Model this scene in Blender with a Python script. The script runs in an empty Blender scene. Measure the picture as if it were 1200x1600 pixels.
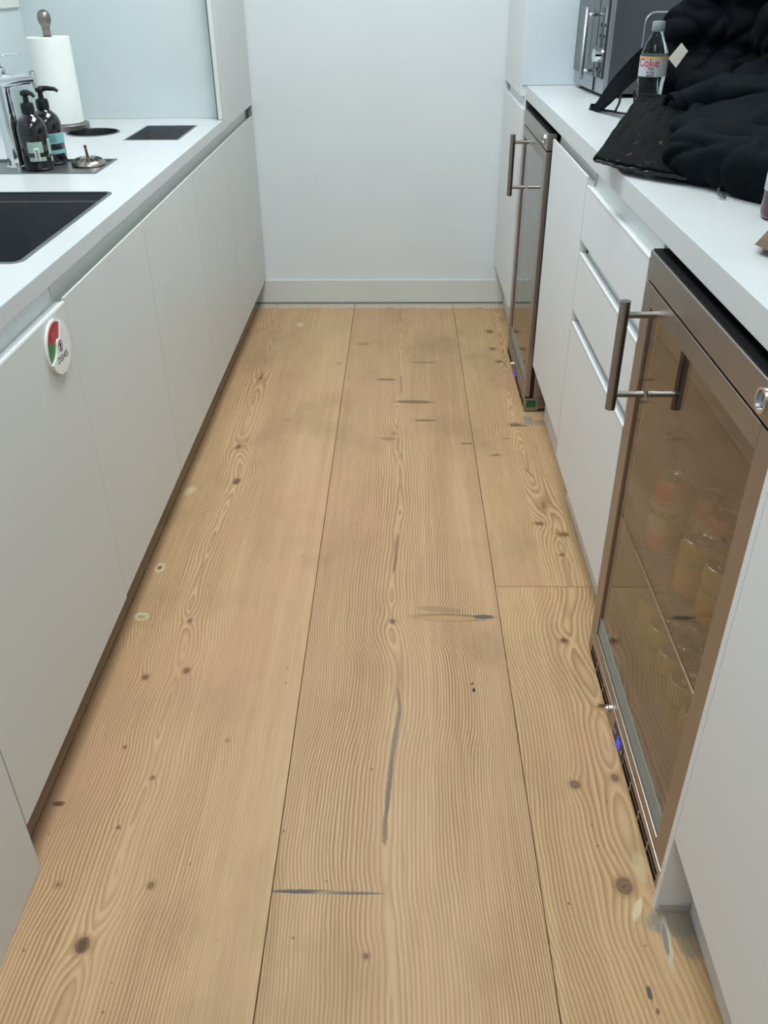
import bpy, bmesh, math, random
from mathutils import Vector, Matrix, noise
random.seed(4)
S = bpy.context.scene
COL = S.collection
PI = math.pi

# ------------------------------------------------------------ camera
cam_d = bpy.data.cameras.new('camera'); cam = bpy.data.objects.new('camera', cam_d); COL.objects.link(cam)
S.camera = cam
pitch, yaw, roll = 0.564438, -0.0225083, -0.0085792
F = Vector((math.sin(yaw)*math.cos(pitch), math.cos(yaw)*math.cos(pitch), -math.sin(pitch)))
Rr = Vector((math.cos(yaw), -math.sin(yaw), 0)); U = Rr.cross(F)
R2 = Rr*math.cos(roll) + U*math.sin(roll); U2 = R2.cross(F)
M = Matrix((R2, U2, -F)).transposed().to_4x4(); M.translation = Vector((0, 0, 1.34))
cam.matrix_world = M
cam_d.sensor_fit = 'VERTICAL'; cam_d.sensor_height = 24; cam_d.lens = 24*1337.26/1600
cam_d.clip_start = 0.02

# ------------------------------------------------------------ view, world, exposure
S.view_settings.view_transform = 'Standard'; S.view_settings.look = 'None'
S.view_settings.gamma = 1; S.view_settings.use_curve_mapping = False
S.view_settings.exposure = 0.0
W = bpy.data.worlds.new('world'); S.world = W; W.use_nodes = True
W.node_tree.nodes['Background'].inputs[0].default_value = (0.8, 0.87, 0.9, 1)
W.node_tree.nodes['Background'].inputs[1].default_value = 0.25

LIGHTS = [(-0.15, -1.6, 0.6, 1.2, 9), (-0.15, 0.45, 0.6, 1.2, 17.5), (-0.15, 2.5, 0.6, 1.2, 33)]   # x, y, size x, size y, watts
for i, (x, y, sx, sy, w) in enumerate(LIGHTS):
    l = bpy.data.lights.new('panel_light', 'AREA'); l.shape = 'RECTANGLE'; l.size = sx; l.size_y = sy
    l.energy = w; l.color = (0.91, 0.985, 1.0)
    o = bpy.data.objects.new('panel_light', l); COL.objects.link(o); o.location = (x, y, 2.585)

# ------------------------------------------------------------ helpers
def srgb(r, g, b):
    f = lambda c: (c/255/12.92 if c/255 <= 0.04045 else ((c/255+0.055)/1.055)**2.4)
    return (f(r), f(g), f(b), 1)
MATS = {}
def mat(name, col=(200, 200, 200), rough=.5, metal=0, spec=.5, trans=0, ior=1.45, alpha=1, emit=None, es=1, coat=0, sheen=0, aniso=0):
    m = bpy.data.materials.new(name); m.use_nodes = True
    p = m.node_tree.nodes['Principled BSDF']
    p.inputs['Base Color'].default_value = srgb(*col)
    p.inputs['Roughness'].default_value = rough; p.inputs['Metallic'].default_value = metal
    p.inputs['Specular IOR Level'].default_value = spec; p.inputs['Transmission Weight'].default_value = trans
    p.inputs['IOR'].default_value = ior; p.inputs['Alpha'].default_value = alpha
    p.inputs['Coat Weight'].default_value = coat; p.inputs['Sheen Weight'].default_value = sheen
    if aniso: p.inputs['Anisotropic'].default_value = aniso
    if emit: p.inputs['Emission Color'].default_value = srgb(*emit); p.inputs['Emission Strength'].default_value = es
    MATS[name] = m
    return m
def noisy(m, scale=40, amt=.06, bump=.0, bscale=300, stretch=(1, 1, 1), bdist=.001, rough_amt=0):
    """small colour variation and fine relief on a principled material"""
    nt = m.node_tree; p = nt.nodes['Principled BSDF']; N = nt.nodes; L = nt.links
    tc = N.new('ShaderNodeTexCoord'); mp = N.new('ShaderNodeMapping'); mp.inputs['Scale'].default_value = stretch
    L.new(tc.outputs['Object'], mp.inputs['Vector'])
    n1 = N.new('ShaderNodeTexNoise'); n1.inputs['Scale'].default_value = scale; n1.inputs['Detail'].default_value = 4
    L.new(mp.outputs[0], n1.inputs['Vector'])
    c = p.inputs['Base Color'].default_value[:]
    mr = N.new('ShaderNodeMapRange'); mr.inputs[3].default_value = 1-amt; mr.inputs[4].default_value = 1+amt
    mr.inputs[1].default_value = .3; mr.inputs[2].default_value = .7
    L.new(n1.outputs['Fac'], mr.inputs[0])
    mx = N.new('ShaderNodeVectorMath'); mx.operation = 'SCALE'; mx.inputs[0].default_value = c[:3]
    L.new(mr.outputs[0], mx.inputs['Scale']); L.new(mx.outputs[0], p.inputs['Base Color'])
    if rough_amt:
        r0 = p.inputs['Roughness'].default_value
        m2 = N.new('ShaderNodeMapRange'); m2.inputs[1].default_value = .3; m2.inputs[2].default_value = .7
        m2.inputs[3].default_value = r0-rough_amt; m2.inputs[4].default_value = r0+rough_amt
        L.new(n1.outputs['Fac'], m2.inputs[0]); L.new(m2.outputs[0], p.inputs['Roughness'])
    if bump:
        n2 = N.new('ShaderNodeTexNoise'); n2.inputs['Scale'].default_value = bscale; n2.inputs['Detail'].default_value = 3
        L.new(mp.outputs[0], n2.inputs['Vector'])
        b = N.new('ShaderNodeBump'); b.inputs['Strength'].default_value = bump; b.inputs['Distance'].default_value = bdist
        L.new(n2.outputs['Fac'], b.inputs['Height']); L.new(b.outputs[0], p.inputs['Normal'])
    return m

CABW = noisy(mat('cabinet_white', (213, 215, 213), .42, spec=.4), 3, .015)
CABR = noisy(mat('cabinet_white_satin', (224, 225, 227), .42, spec=.4), 3, .015)
LIP = mat('edge_white', (240, 243, 243), .3)
TOPW = noisy(mat('worktop_white', (207, 209, 210), .3, spec=.45), 6, .01)
WALLW = noisy(mat('wall_paint', (219, 225, 228), .75, spec=.25), 2.5, .02)
TRIMW = noisy(mat('trim_paint', (214, 216, 212), .45, spec=.3), 5, .02)
CEIL = noisy(mat('ceiling_paint', (226, 228, 228), .8), 3, .01)
SPLG = mat('splashback_glass', (204, 214, 215), .12, spec=.4, coat=.2)
STEEL = noisy(mat('brushed_steel', (164, 156, 150), .36, 1), 8, .03)
CABD = mat('carcass_seam_shade', (96, 98, 95), .7)  # carcass colour darkened to paint the shadow seen through the door seams
STEELH = noisy(mat('handle_steel', (158, 153, 148), .28, 1), 30, .04)
STEELS = noisy(mat('sink_steel', (150, 152, 154), .38, .9), 30, .05)
STEELD = noisy(mat('sink_basin_steel', (104, 107, 112), .45, .7), 20, .08)
RIMS = mat('rim_steel', (138, 142, 143), .45, 1)
CHROME = mat('chrome', (225, 228, 230), .06, 1)
BLACK = mat('black_plastic', (14, 15, 17), .4)
VOID = mat('dark_void', (8, 8, 9), .9, spec=.1)
LINER = mat('fridge_liner', (112, 104, 98), .6)
WIRE = mat('shelf_wire', (210, 205, 196), .3, 1)

def build(name, bm, m, parent=None, world=True, smooth=False, kind=None):
    me = bpy.data.meshes.new(name)
    bmesh.ops.recalc_face_normals(bm, faces=bm.faces)
    bm.to_mesh(me); bm.free()
    if smooth:
        for p in me.polygons: p.use_smooth = True
    o = bpy.data.objects.new(name, me); COL.objects.link(o)
    for mm in (m if isinstance(m, (list, tuple)) else [m]): me.materials.append(mm)
    if parent is not None:
        o.parent = parent
        if world:
            p = parent; tot = Matrix.Identity(4)
            while p is not None:
                tot = p.matrix_basis if p.parent is None else tot
                p = p.parent
            if parent.parent is None: o.matrix_parent_inverse = parent.matrix_basis.inverted()
    if kind: o['kind'] = kind
    return o
def autosmooth(o, ang=40):
    me = o.data
    for p in me.polygons: p.use_smooth = True
    me.set_sharp_from_angle(angle=math.radians(ang))
    return o
def tag(o, label, cat, group=None):
    o['label'] = label; o['category'] = cat
    if group: o['group'] = group
    return o
def thing(name, label, cat, loc=(0, 0, 0), rz=0, group=None):
    o = bpy.data.objects.new(name, None); COL.objects.link(o); o.empty_display_size = .05
    o.location = loc; o.rotation_euler = (0, 0, rz)
    bpy_m = Matrix.Translation(loc) @ Matrix.Rotation(rz, 4, 'Z'); o.matrix_basis = bpy_m
    return tag(o, label, cat, group)
def structure(o): o['kind'] = 'structure'; return o
def NB(): return bmesh.new()
def box(bm, x0, x1, y0, y1, z0, z1, bev=0, mi=0):
    if x0 > x1: x0, x1 = x1, x0
    r = bmesh.ops.create_cube(bm, size=1)
    vs = r['verts']
    for v in vs: v.co = Vector((x0 + (v.co.x+.5)*(x1-x0), y0 + (v.co.y+.5)*(y1-y0), z0 + (v.co.z+.5)*(z1-z0)))
    fs = set(f for v in vs for f in v.link_faces)
    for f in fs: f.material_index = mi
    if bev:
        es = list(set(e for v in vs for e in v.link_edges))
        rr = bmesh.ops.bevel(bm, geom=es, offset=bev, segments=2, profile=.6, affect='EDGES')
        for f in rr['faces']: f.material_index = mi
    return vs
def bx(name, a, m, parent=None, bev=0, **k):
    bm = NB(); box(bm, *a, bev=bev); return build(name, bm, m, parent, **k)
def cyl(bm, p0, p1, r0, r1=None, n=24, cap=True, mi=0):
    p0, p1 = Vector(p0), Vector(p1); r1 = r0 if r1 is None else r1
    d = (p1-p0); ax = d.normalized(); q = ax.to_track_quat('Z', 'Y')
    A = [bm.verts.new(p0 + q @ Vector((r0*math.cos(2*PI*i/n), r0*math.sin(2*PI*i/n), 0))) for i in range(n)]
    B = [bm.verts.new(p1 + q @ Vector((r1*math.cos(2*PI*i/n), r1*math.sin(2*PI*i/n), 0))) for i in range(n)]
    for i in range(n):
        f = bm.faces.new((A[i], A[(i+1) % n], B[(i+1) % n], B[i])); f.material_index = mi
    if cap:
        bm.faces.new(A[::-1]).material_index = mi; bm.faces.new(B).material_index = mi
def lathe(bm, prof, c=(0, 0, 0), n=32, sx=1, sy=1, mi=0, a0=0, a1=2*PI):
    full = abs(a1-a0-2*PI) < 1e-6
    rows = []
    for r, z in prof:
        if r < 1e-6 and full: rows.append([bm.verts.new((c[0], c[1], c[2]+z))])
        else: rows.append([bm.verts.new((c[0]+r*sx*math.cos(a0+(a1-a0)*i/n), c[1]+r*sy*math.sin(a0+(a1-a0)*i/n), c[2]+z)) for i in range(n if full else n+1)])
    for a, b in zip(rows, rows[1:]):
        m_ = n
        for i in range(m_):
            j = (i+1) % n if full else i+1
            if len(a) == 1 and len(b) == 1: continue
            if len(a) == 1: f = bm.faces.new((a[0], b[i], b[j]))
            elif len(b) == 1: f = bm.faces.new((a[i], a[j], b[0]))
            else: f = bm.faces.new((a[i], a[j], b[j], b[i]))
            f.material_index = mi
def tube(bm, pts, r, n=8, rad=None, mi=0, flat=1):
    pts = [Vector(p) for p in pts]; rows = []
    up = Vector((0, 0, 1))
    for i, p in enumerate(pts):
        t = (pts[min(i+1, len(pts)-1)] - pts[max(i-1, 0)]).normalized()
        s = t.cross(up)
        if s.length < .05: s = t.cross(Vector((1, 0, 0)))
        s.normalize(); u = s.cross(t); rr = rad[i] if rad else r
        rows.append([bm.verts.new(p + s*rr*math.cos(2*PI*k/n) + u*rr*flat*math.sin(2*PI*k/n)) for k in range(n)])
    for a, b in zip(rows, rows[1:]):
        for k in range(n): bm.faces.new((a[k], a[(k+1) % n], b[(k+1) % n], b[k])).material_index = mi
    bm.faces.new(rows[0][::-1]).material_index = mi; bm.faces.new(rows[-1]).material_index = mi
def extrude_profile_y(bm, prof, y0, y1):
    A = [bm.verts.new((x, y0, z)) for x, z in prof]; B = [bm.verts.new((x, y1, z)) for x, z in prof]
    n = len(prof)
    for i in range(n): bm.faces.new((A[i], A[(i+1) % n], B[(i+1) % n], B[i]))
    bm.faces.new(A[::-1]); bm.faces.new(B)
def rrect(x0, x1, y0, y1, r, n=6):
    out = []
    for cx, cy, a in ((x1-r, y1-r, 0), (x0+r, y1-r, PI/2), (x0+r, y0+r, PI), (x1-r, y0+r, 1.5*PI)):
        out += [(cx+r*math.cos(a+PI/2*i/n), cy+r*math.sin(a+PI/2*i/n)) for i in range(n+1)]
    return out
def prism(bm, poly, z0, z1, mi=0):
    A = [bm.verts.new((x, y, z0)) for x, y in poly]; B = [bm.verts.new((x, y, z1)) for x, y in poly]
    n = len(poly)
    for i in range(n): bm.faces.new((A[i], A[(i+1) % n], B[(i+1) % n], B[i])).material_index = mi
    bm.faces.new(A[::-1]).material_index = mi; bm.faces.new(B).material_index = mi
def ringprism(bm, outer, inner, z0, z1):
    n = len(outer)
    V = [[bm.verts.new((x, y, z)) for x, y in poly] for poly, z in ((outer, z0), (outer, z1), (inner, z1), (inner, z0))]
    for a in range(4):
        A, B = V[a], V[(a+1) % 4]
        for i in range(n): bm.faces.new((A[i], A[(i+1) % n], B[(i+1) % n], B[i]))
def text_mesh(body, size, extr=.0003, fit=None):
    cu = bpy.data.curves.new('lettering', 'FONT'); cu.body = body; cu.size = size; cu.extrude = extr
    cu.align_x = 'CENTER'; cu.align_y = 'CENTER'; cu.resolution_u = 3
    o = bpy.data.objects.new('lettering', cu); COL.objects.link(o)
    bpy.context.view_layer.update()
    dg = bpy.context.evaluated_depsgraph_get()
    me = bpy.data.meshes.new_from_object(o.evaluated_get(dg)); bpy.data.objects.remove(o)
    bm = bmesh.new(); bm.from_mesh(me); bpy.data.meshes.remove(me)
    return bm
def xform(bm, fn):
    for v in bm.verts: v.co = Vector(fn(v.co))
    return bm
def dup(root, loc, rz, label):
    r = root.copy(); COL.objects.link(r); r.matrix_basis = Matrix.Translation(loc) @ Matrix.Rotation(rz, 4, 'Z'); r['label'] = label
    for ch in root.children:
        c = ch.copy(); COL.objects.link(c); c.parent = r
        for g in ch.children:
            d = g.copy(); COL.objects.link(d); d.parent = c
    return r

# ------------------------------------------------------------ wood
def knot_group():
    g = bpy.data.node_groups.new('knot', 'ShaderNodeTree')
    for nm, t in (('Vector', 'NodeSocketVector'), ('Centre', 'NodeSocketVector'), ('Scale', 'NodeSocketVector'), ('Angle', 'NodeSocketFloat')):
        g.interface.new_socket(nm, in_out='INPUT', socket_type=t)
    g.interface.new_socket('Field', in_out='OUTPUT', socket_type='NodeSocketFloat')
    N, L = g.nodes, g.links
    i = N.new('NodeGroupInput'); o = N.new('NodeGroupOutput')
    s = N.new('ShaderNodeVectorMath'); s.operation = 'SUBTRACT'; L.new(i.outputs[0], s.inputs[0]); L.new(i.outputs[1], s.inputs[1])
    r = N.new('ShaderNodeVectorRotate'); r.rotation_type = 'Z_AXIS'; L.new(s.outputs[0], r.inputs['Vector']); L.new(i.outputs[3], r.inputs['Angle'])
    m = N.new('ShaderNodeVectorMath'); m.operation = 'MULTIPLY'; L.new(r.outputs[0], m.inputs[0]); L.new(i.outputs[2], m.inputs[1])
    d = N.new('ShaderNodeVectorMath'); d.operation = 'DOT_PRODUCT'; L.new(m.outputs[0], d.inputs[0]); L.new(m.outputs[0], d.inputs[1])
    e = N.new('ShaderNodeMath'); e.operation = 'MULTIPLY'; e.inputs[1].default_value = -1; L.new(d.outputs['Value'], e.inputs[0])
    x = N.new('ShaderNodeMath'); x.operation = 'EXPONENT'; L.new(e.outputs[0], x.inputs[0]); L.new(x.outputs[0], o.inputs[0])
    return g
KG = knot_group()

class G:
    """tiny node-graph helper"""
    def __init__(s, nt): s.nt = nt; s.N = nt.nodes; s.L = nt.links
    def put(s, sock, v):
        if hasattr(v, 'links'): s.L.new(v, sock)
        else: sock.default_value = v
    def m(s, op, a, b=None, c=None, clamp=False):
        n = s.N.new('ShaderNodeMath'); n.operation = op; n.use_clamp = clamp
        s.put(n.inputs[0], a)
        if b is not None: s.put(n.inputs[1], b)
        if c is not None: s.put(n.inputs[2], c)
        return n.outputs[0]
    def noise(s, vec, scale, detail=2, rough=.5, w=None):
        n = s.N.new('ShaderNodeTexNoise'); s.put(n.inputs['Vector'], vec); n.inputs['Scale'].default_value = scale
        n.inputs['Detail'].default_value = detail; n.inputs['Roughness'].default_value = rough
        return n.outputs['Fac']
    def vmul(s, vec, k):
        n = s.N.new('ShaderNodeVectorMath'); n.operation = 'MULTIPLY'; s.put(n.inputs[0], vec); n.inputs[1].default_value = k; return n.outputs[0]
    def vadd(s, vec, k):
        n = s.N.new('ShaderNodeVectorMath'); n.operation = 'ADD'; s.put(n.inputs[0], vec); n.inputs[1].default_value = k; return n.outputs[0]
    def rng(s, v, a, b, c, d, smooth=True):
        n = s.N.new('ShaderNodeMapRange'); n.interpolation_type = 'SMOOTHSTEP' if smooth else 'LINEAR'
        s.put(n.inputs[0], v)
        for i, q in enumerate((a, b, c, d)): n.inputs[1+i].default_value = q
        return n.outputs[0]
    def ramp(s, v, stops):
        n = s.N.new('ShaderNodeValToRGB'); s.put(n.inputs[0], v); e = n.color_ramp.elements
        while len(e) < len(stops): e.new(.5)
        for k, (p, c) in zip(e, stops): k.position = p; k.color = c if len(c) == 4 else (*c, 1)
        return n.outputs[0]
    def mix(s, f, a, b, mode='MIX'):
        n = s.N.new('ShaderNodeMix'); n.data_type = 'RGBA'; n.blend_type = mode
        s.put(n.inputs[0], f); s.put(n.inputs[6], a); s.put(n.inputs[7], b); return n.outputs[2]
    def knot(s, vec, c, sx, sy, ang=0):
        n = s.N.new('ShaderNodeGroup'); n.node_tree = KG
        s.put(n.inputs[0], vec); n.inputs[1].default_value = (c[0], c[1], 0); n.inputs[2].default_value = (1/sx, 1/sy, 0); n.inputs[3].default_value = ang
        return n.outputs[0]

EARLY = srgb(208, 175, 134); LATE = srgb(146, 110, 76)
def wood(name, heart, sp, dbase, damp, knots, marks, seed, fine_side=None, contrast=1.0, tint=(1, 1, 1)):
    """heart: [(y, x)] line of the pith, sp: ring spacing, knots: (x, y, rx, ry, lift, dark), marks: (x, y, rx, ry, angle, colour, strength)"""
    m = bpy.data.materials.new(name); m.use_nodes = True
    g = G(m.node_tree); P = m.node_tree.nodes['Principled BSDF']
    tc = g.N.new('ShaderNodeTexCoord').outputs['Object']
    sep = g.N.new('ShaderNodeSeparateXYZ'); g.L.new(tc, sep.inputs[0]); X, Y = sep.outputs[0], sep.outputs[1]
    fl = g.vmul(tc, (1, 1, 0))
    # heart line
    fc = g.N.new('ShaderNodeFloatCurve'); cv = fc.mapping.curves[0]
    xs = [h[1] for h in heart]; lo, hi = min(xs)-.03, max(xs)+.03
    pts = sorted(((y+2.5)/7, (x-lo)/(hi-lo)) for y, x in heart)
    pts = [(0, pts[0][1])] + pts + [(1, pts[-1][1])]
    while len(cv.points) < len(pts): cv.points.new(.5, .5)
    for p, q in zip(cv.points, pts): p.location = q
    fc.mapping.update()
    g.put(fc.inputs['Value'], g.m('DIVIDE', g.m('ADD', Y, 2.5), 7.0))
    hx = g.m('MULTIPLY_ADD', fc.outputs[0], hi-lo, lo)
    sv = g.vadd(fl, (seed*3.1, seed*7.7, 0))
    wob = g.m('MULTIPLY', g.m('SUBTRACT', g.noise(g.vmul(sv, (9, 2.6, 1)), 1, 2), .5), .020)
    wob2 = g.m('MULTIPLY', g.m('SUBTRACT', g.noise(g.vmul(sv, (30, 11, 1)), 1, 2), .5), .0045)
    dx = g.m('ADD', g.m('SUBTRACT', X, hx), g.m('ADD', wob, wob2))
    ny = g.noise(g.vmul(sv, (.6, 2.4, 1)), 1, 2)
    d = g.m('MULTIPLY_ADD', g.m('ABSOLUTE', g.m('SUBTRACT', ny, .5)), damp*2, dbase)
    r = g.m('SQRT', g.m('ADD', g.m('MULTIPLY', dx, dx), g.m('MULTIPLY', d, d)))
    # ring spacing shrinks away from the heart
    r = g.m('MULTIPLY', r, g.m('MULTIPLY_ADD', r, 1.6, .9))
    lift = None; dark = None; core = None
    for (kx, ky, rx, ry, lf, dk) in knots:
        q = g.knot(fl, (kx, ky), rx*2.1, ry*2.6)
        t = g.m('MULTIPLY', q, lf); lift = t if lift is None else g.m('ADD', lift, t)
        if dk:
            c = g.knot(fl, (kx, ky), rx*.95, ry*.95)
            t = g.m('MULTIPLY', c, dk); dark = t if dark is None else g.m('MAXIMUM', dark, t)
    if lift is not None: r = g.m('ADD', r, lift)
    ph = g.m('ADD', g.m('DIVIDE', r, sp), g.m('MULTIPLY', g.noise(g.vmul(sv, (60, 3, 1)), 1, 1), .5))
    fr = g.m('FRACT', ph)
    ring = g.ramp(fr, [(0, (0, 0, 0)), (.22, (.05,)*3), (.55, (.6,)*3), (.78, (1,)*3), (.90, (.8,)*3), (1, (0, 0, 0))])
    # how strong the rings show
    st = g.rng(g.noise(g.vmul(sv, (7, .9, 1)), 1, 3), .35, .65, .5, 1.0)
    rs = g.m('MULTIPLY', ring, g.m('MULTIPLY', st, contrast))
    if fine_side is not None:
        a, b, k = fine_side       # far from the heart the grain turns fine and faint
        rs = g.m('MULTIPLY', rs, g.rng(X, a, b, 1, k))
    col = g.mix(g.m('MULTIPLY', rs, .92), EARLY, LATE)
    # fine fibre
    fib = g.noise(g.vmul(sv, (420, 7, 1)), 1, 3, .6)
    col = g.mix(g.rng(fib, .35, .75, 0, .34), col, srgb(158, 120, 84))
    fib2 = g.noise(g.vmul(sv, (70, 1.5, 1)), 1, 3, .6)
    col = g.mix(g.rng(fib2, .45, .75, 0, .30), col, srgb(219, 184, 140))
    fib3 = g.noise(g.vadd(g.vmul(sv, (22, .5, 1)), (4, 9, 0)), 1, 3, .6)
    col = g.mix(g.rng(fib3, .42, .7, 0, .34), col, srgb(176, 136, 104))
    # worn and dirty patches
    dirt = g.noise(g.vmul(g.vadd(fl, (1.3, 2.2, 0)), (3.4, 2.6, 1)), 1, 4, .55)
    col = g.mix(g.rng(dirt, .48, .75, 0, .45), col, srgb(146, 120, 92))
    pink = g.noise(g.vmul(g.vadd(fl, (7.3, 4.2, 0)), (2.2, 1.7, 1)), 1, 3, .5)
    col = g.mix(g.rng(pink, .48, .7, 0, .35), col, srgb(197, 152, 124))
    # specks
    vo = g.N.new('ShaderNodeTexVoronoi'); vo.inputs['Scale'].default_value = 26; g.put(vo.inputs['Vector'], g.vmul(sv, (1, .8, 1)))
    vs = g.N.new('ShaderNodeSeparateColor'); g.L.new(vo.outputs['Color'], vs.inputs[0])
    spk = g.m('MULTIPLY', g.rng(vo.outputs['Distance'], .035, .075, 1, 0), g.rng(vs.outputs[0], .62, .7, 0, .8))
    col = g.mix(spk, col, srgb(104, 72, 48))
    if dark is not None:
        kn = g.noise(g.vmul(sv, (150, 110, 1)), 1, 3)
        ksum = g.m('SUBTRACT', dark, g.m('MULTIPLY', g.m('SUBTRACT', kn, .5), .25))
        halo = g.rng(ksum, .10, .5, 0, .45)
        col = g.mix(halo, col, srgb(142, 106, 70))
        kring = g.m('FRACT', g.m('MULTIPLY', ksum, 7))
        kc = g.mix(g.rng(kring, .2, .9, 0, 1), srgb(138, 108, 82), srgb(100, 74, 52))
        col = g.mix(g.rng(ksum, .5, .62, 0, .95), col, kc)
    for (kx, ky, rx, ry, ang, c, sgt) in marks:
        q = g.knot(fl, (kx, ky), rx, ry, ang)
        nz = g.noise(g.vmul(sv, (240, 120, 1)), 1, 2)
        q = g.m('SUBTRACT', q, g.m('MULTIPLY', g.m('SUBTRACT', nz, .5), .5))
        col = g.mix(g.m('MULTIPLY', g.rng(q, .22, .62, 0, 1), sgt), col, srgb(*c))
    # grey filler along the far wall
    wn = g.m('MULTIPLY', g.noise(g.vmul(fl, (26, 9, 1)), 1, 4, .7), .11)
    edge = g.rng(g.m('ADD', Y, wn), 3.952, 3.968, 0, 1)
    ripple = g.rng(ring, .2, .7, .35, 1)
    col = g.mix(g.m('MULTIPLY', edge, .85), col, g.mix(ripple, srgb(160, 154, 142), srgb(208, 200, 184)))
    if tint != (1, 1, 1): col = g.mix(1, col, (*tint, 1), 'MULTIPLY')
    g.L.new(col, P.inputs['Base Color'])
    g.put(P.inputs['Roughness'], g.rng(dirt, .4, .7, .5, .6)); P.inputs['Specular IOR Level'].default_value = .35
    hgt = g.m('ADD', g.m('MULTIPLY', rs, -.7), g.m('MULTIPLY', fib, .35))
    b = g.N.new('ShaderNodeBump'); b.inputs['Strength'].default_value = .45; b.inputs['Distance'].default_value = .0006
    g.L.new(hgt, b.inputs['Height']); g.L.new(b.outputs[0], P.inputs['Normal'])
    return m

CREAM = (212, 198, 160); GREYF = (132, 128, 120); DK = (92, 70, 50); PITCH = (84, 84, 78)
wood_left = wood('wood_left_board', [(3.92, -.587), (3.5, -.563), (3.09, -.545), (2.75, -.543), (2.52, -.54), (2.29, -.512), (2.08, -.52), (1.86, -.527), (1.69, -.524), (1.44, -.50), (1.28, -.499), (1.135, -.492), (1.02, -.500), (.88, -.502), (.79, -.512), (.6, -.515), (0, -.5)],
    .0082, .002, .045,
    [(-.516, .792, .017, .020, .020, 1), (-.431, .901, .011, .012, -.008, .75), (-.572, 1.418, .012, .014, .010, .85), (-.484, 1.44, .012, .015, .010, .85),
     (-.54, 2.52, .013, .030, .016, .75), (-.509, 2.291, .013, .026, .012, .9), (-.545, 3.093, .014, .05, .018, .7), (-.556, 2.80, .022, .10, .02, 0),
     (-.513, 1.616, .009, .012, .010, .8), (-.593, .9, .012, .010, .006, .6), (-.521, 1.019, .006, .006, .004, .9), (-.486, 1.135, .007, .008, .005, .8), (-.562, 1.212, .006, .007, .004, .8),
     (-.355, 1.233, .008, .008, .004, .6), (-.575, 3.70, .02, .12, .02, 0), (-.25, 3.235, .014, .012, .003, .6), (-.40, 2.72, .02, .012, .002, .5)],
    [(-.639, 1.835, .014, .022, 0, CREAM, .8), (-.640, 1.835, .007, .010, 0, DK, .8), (-.636, 1.632, .019, .016, .2, CREAM, .9), (-.636, 1.630, .012, .009, .2, (160, 150, 122), .9),
     (-.644, 2.233, .016, .030, .3, CREAM, .55), (-.650, 1.071, .013, .006, 0, DK, .9), (-.452, 3.685, .018, .028, 0, (206, 190, 160), .8),
     (-.508, 2.291, .010, .02, .5, DK, .4), (-.516, .792, .0075, .013, 0, (84, 60, 42), .75)],
    1.0, fine_side=(-.40, -.30, .40), contrast=1.0, tint=(1.01, .985, .97))
wood_mid = wood('wood_middle_board', [(3.92, -.005), (3.09, .002), (2.8, -.018), (2.56, -.008), (2.26, -.001), (2.0, -.013), (1.62, -.02), (1.42, .001), (1.215, -.015), (1.0, -.025), (.887, -.02), (.774, -.013), (.676, -.01)],
    .0084, .004, .030,
    [(-.018, 1.618, .010, .013, .006, .85), (-.053, .78, .009, .009, .005, .75), (.08, 1.635, .05, .020, .016, 0), (.12, 1.66, .09, .014, .010, 0), (-.03, 1.60, .05, .035, -.008, 0),
     (.06, 2.872, .055, .020, .010, 0), (.085, 2.72, .04, .016, .008, 0), (-.06, 3.075, .03, .018, .006, 0), (-.06, 2.90, .05, .03, .006, 0), (-.13, .893, .10, .014, .005, 0), (.0, 2.46, .012, .03, .008, .5), (-.02, 2.62, .02, .02, .005, .5)],
    [(.125, 1.634, .100, .015, .03, (120, 104, 80), .8), (.10, 1.665, .06, .012, .12, (140, 118, 90), .5), (.115, 1.632, .085, .0105, .02, (192, 154, 102), .85), (.205, 1.638, .028, .008, .0, PITCH, .9),
     (-.001, 1.345, .0042, .05, -.06, (134, 114, 92), .85), (-.010, 1.235, .0050, .10, .13, (126, 112, 96), .85), (-.021, 1.10, .0046, .095, .08, (116, 104, 90), .9), (-.026, 1.02, .0052, .035, 0, (134, 108, 80), .9),
     (-.009, 1.95, .0036, .06, .05, (132, 110, 86), .8), (-.014, 1.86, .0036, .05, .1, (122, 102, 80), .8), (.001, 3.03, .0042, .10, 0, (140, 118, 92), .7),
     (-.165, .893, .06, .0042, 0, PITCH, .95), (-.11, .8915, .04, .0038, 0, (160, 146, 112), .8), (-.075, .891, .05, .003, 0, (96, 92, 80), .8),
     (.05, 2.872, .075, .014, .04, (120, 92, 66), .85), (.085, 2.72, .042, .011, 0, (124, 98, 74), .8), (-.055, 3.075, .040, .012, .05, (126, 100, 76), .8), (.09, 3.245, .055, .009, .04, (134, 110, 84), .8),
     (.222, 2.546, .022, .006, 0, DK, .7), (-.16, 3.45, .03, .02, 0, (130, 104, 80), .5), (.163, 1.385, .0035, .006, 0, (40, 28, 22), 1), (.161, 1.405, .0025, .005, .5, (60, 44, 32), .9), (-.04, 2.58, .03, .012, .1, (140, 110, 84), .6)],
    2.0, contrast=1.12, tint=(.995, .965, .965))
RHEART = [(3.92, .446), (3.58, .43), (3.03, .405), (2.685, .40), (2.154, .424), (2.0, .44), (1.77, .44), (1.551, .40), (1.336, .425), (1.129, .42), (.911, .412), (.78, .425), (.691, .44), (.3, .47)]
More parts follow.
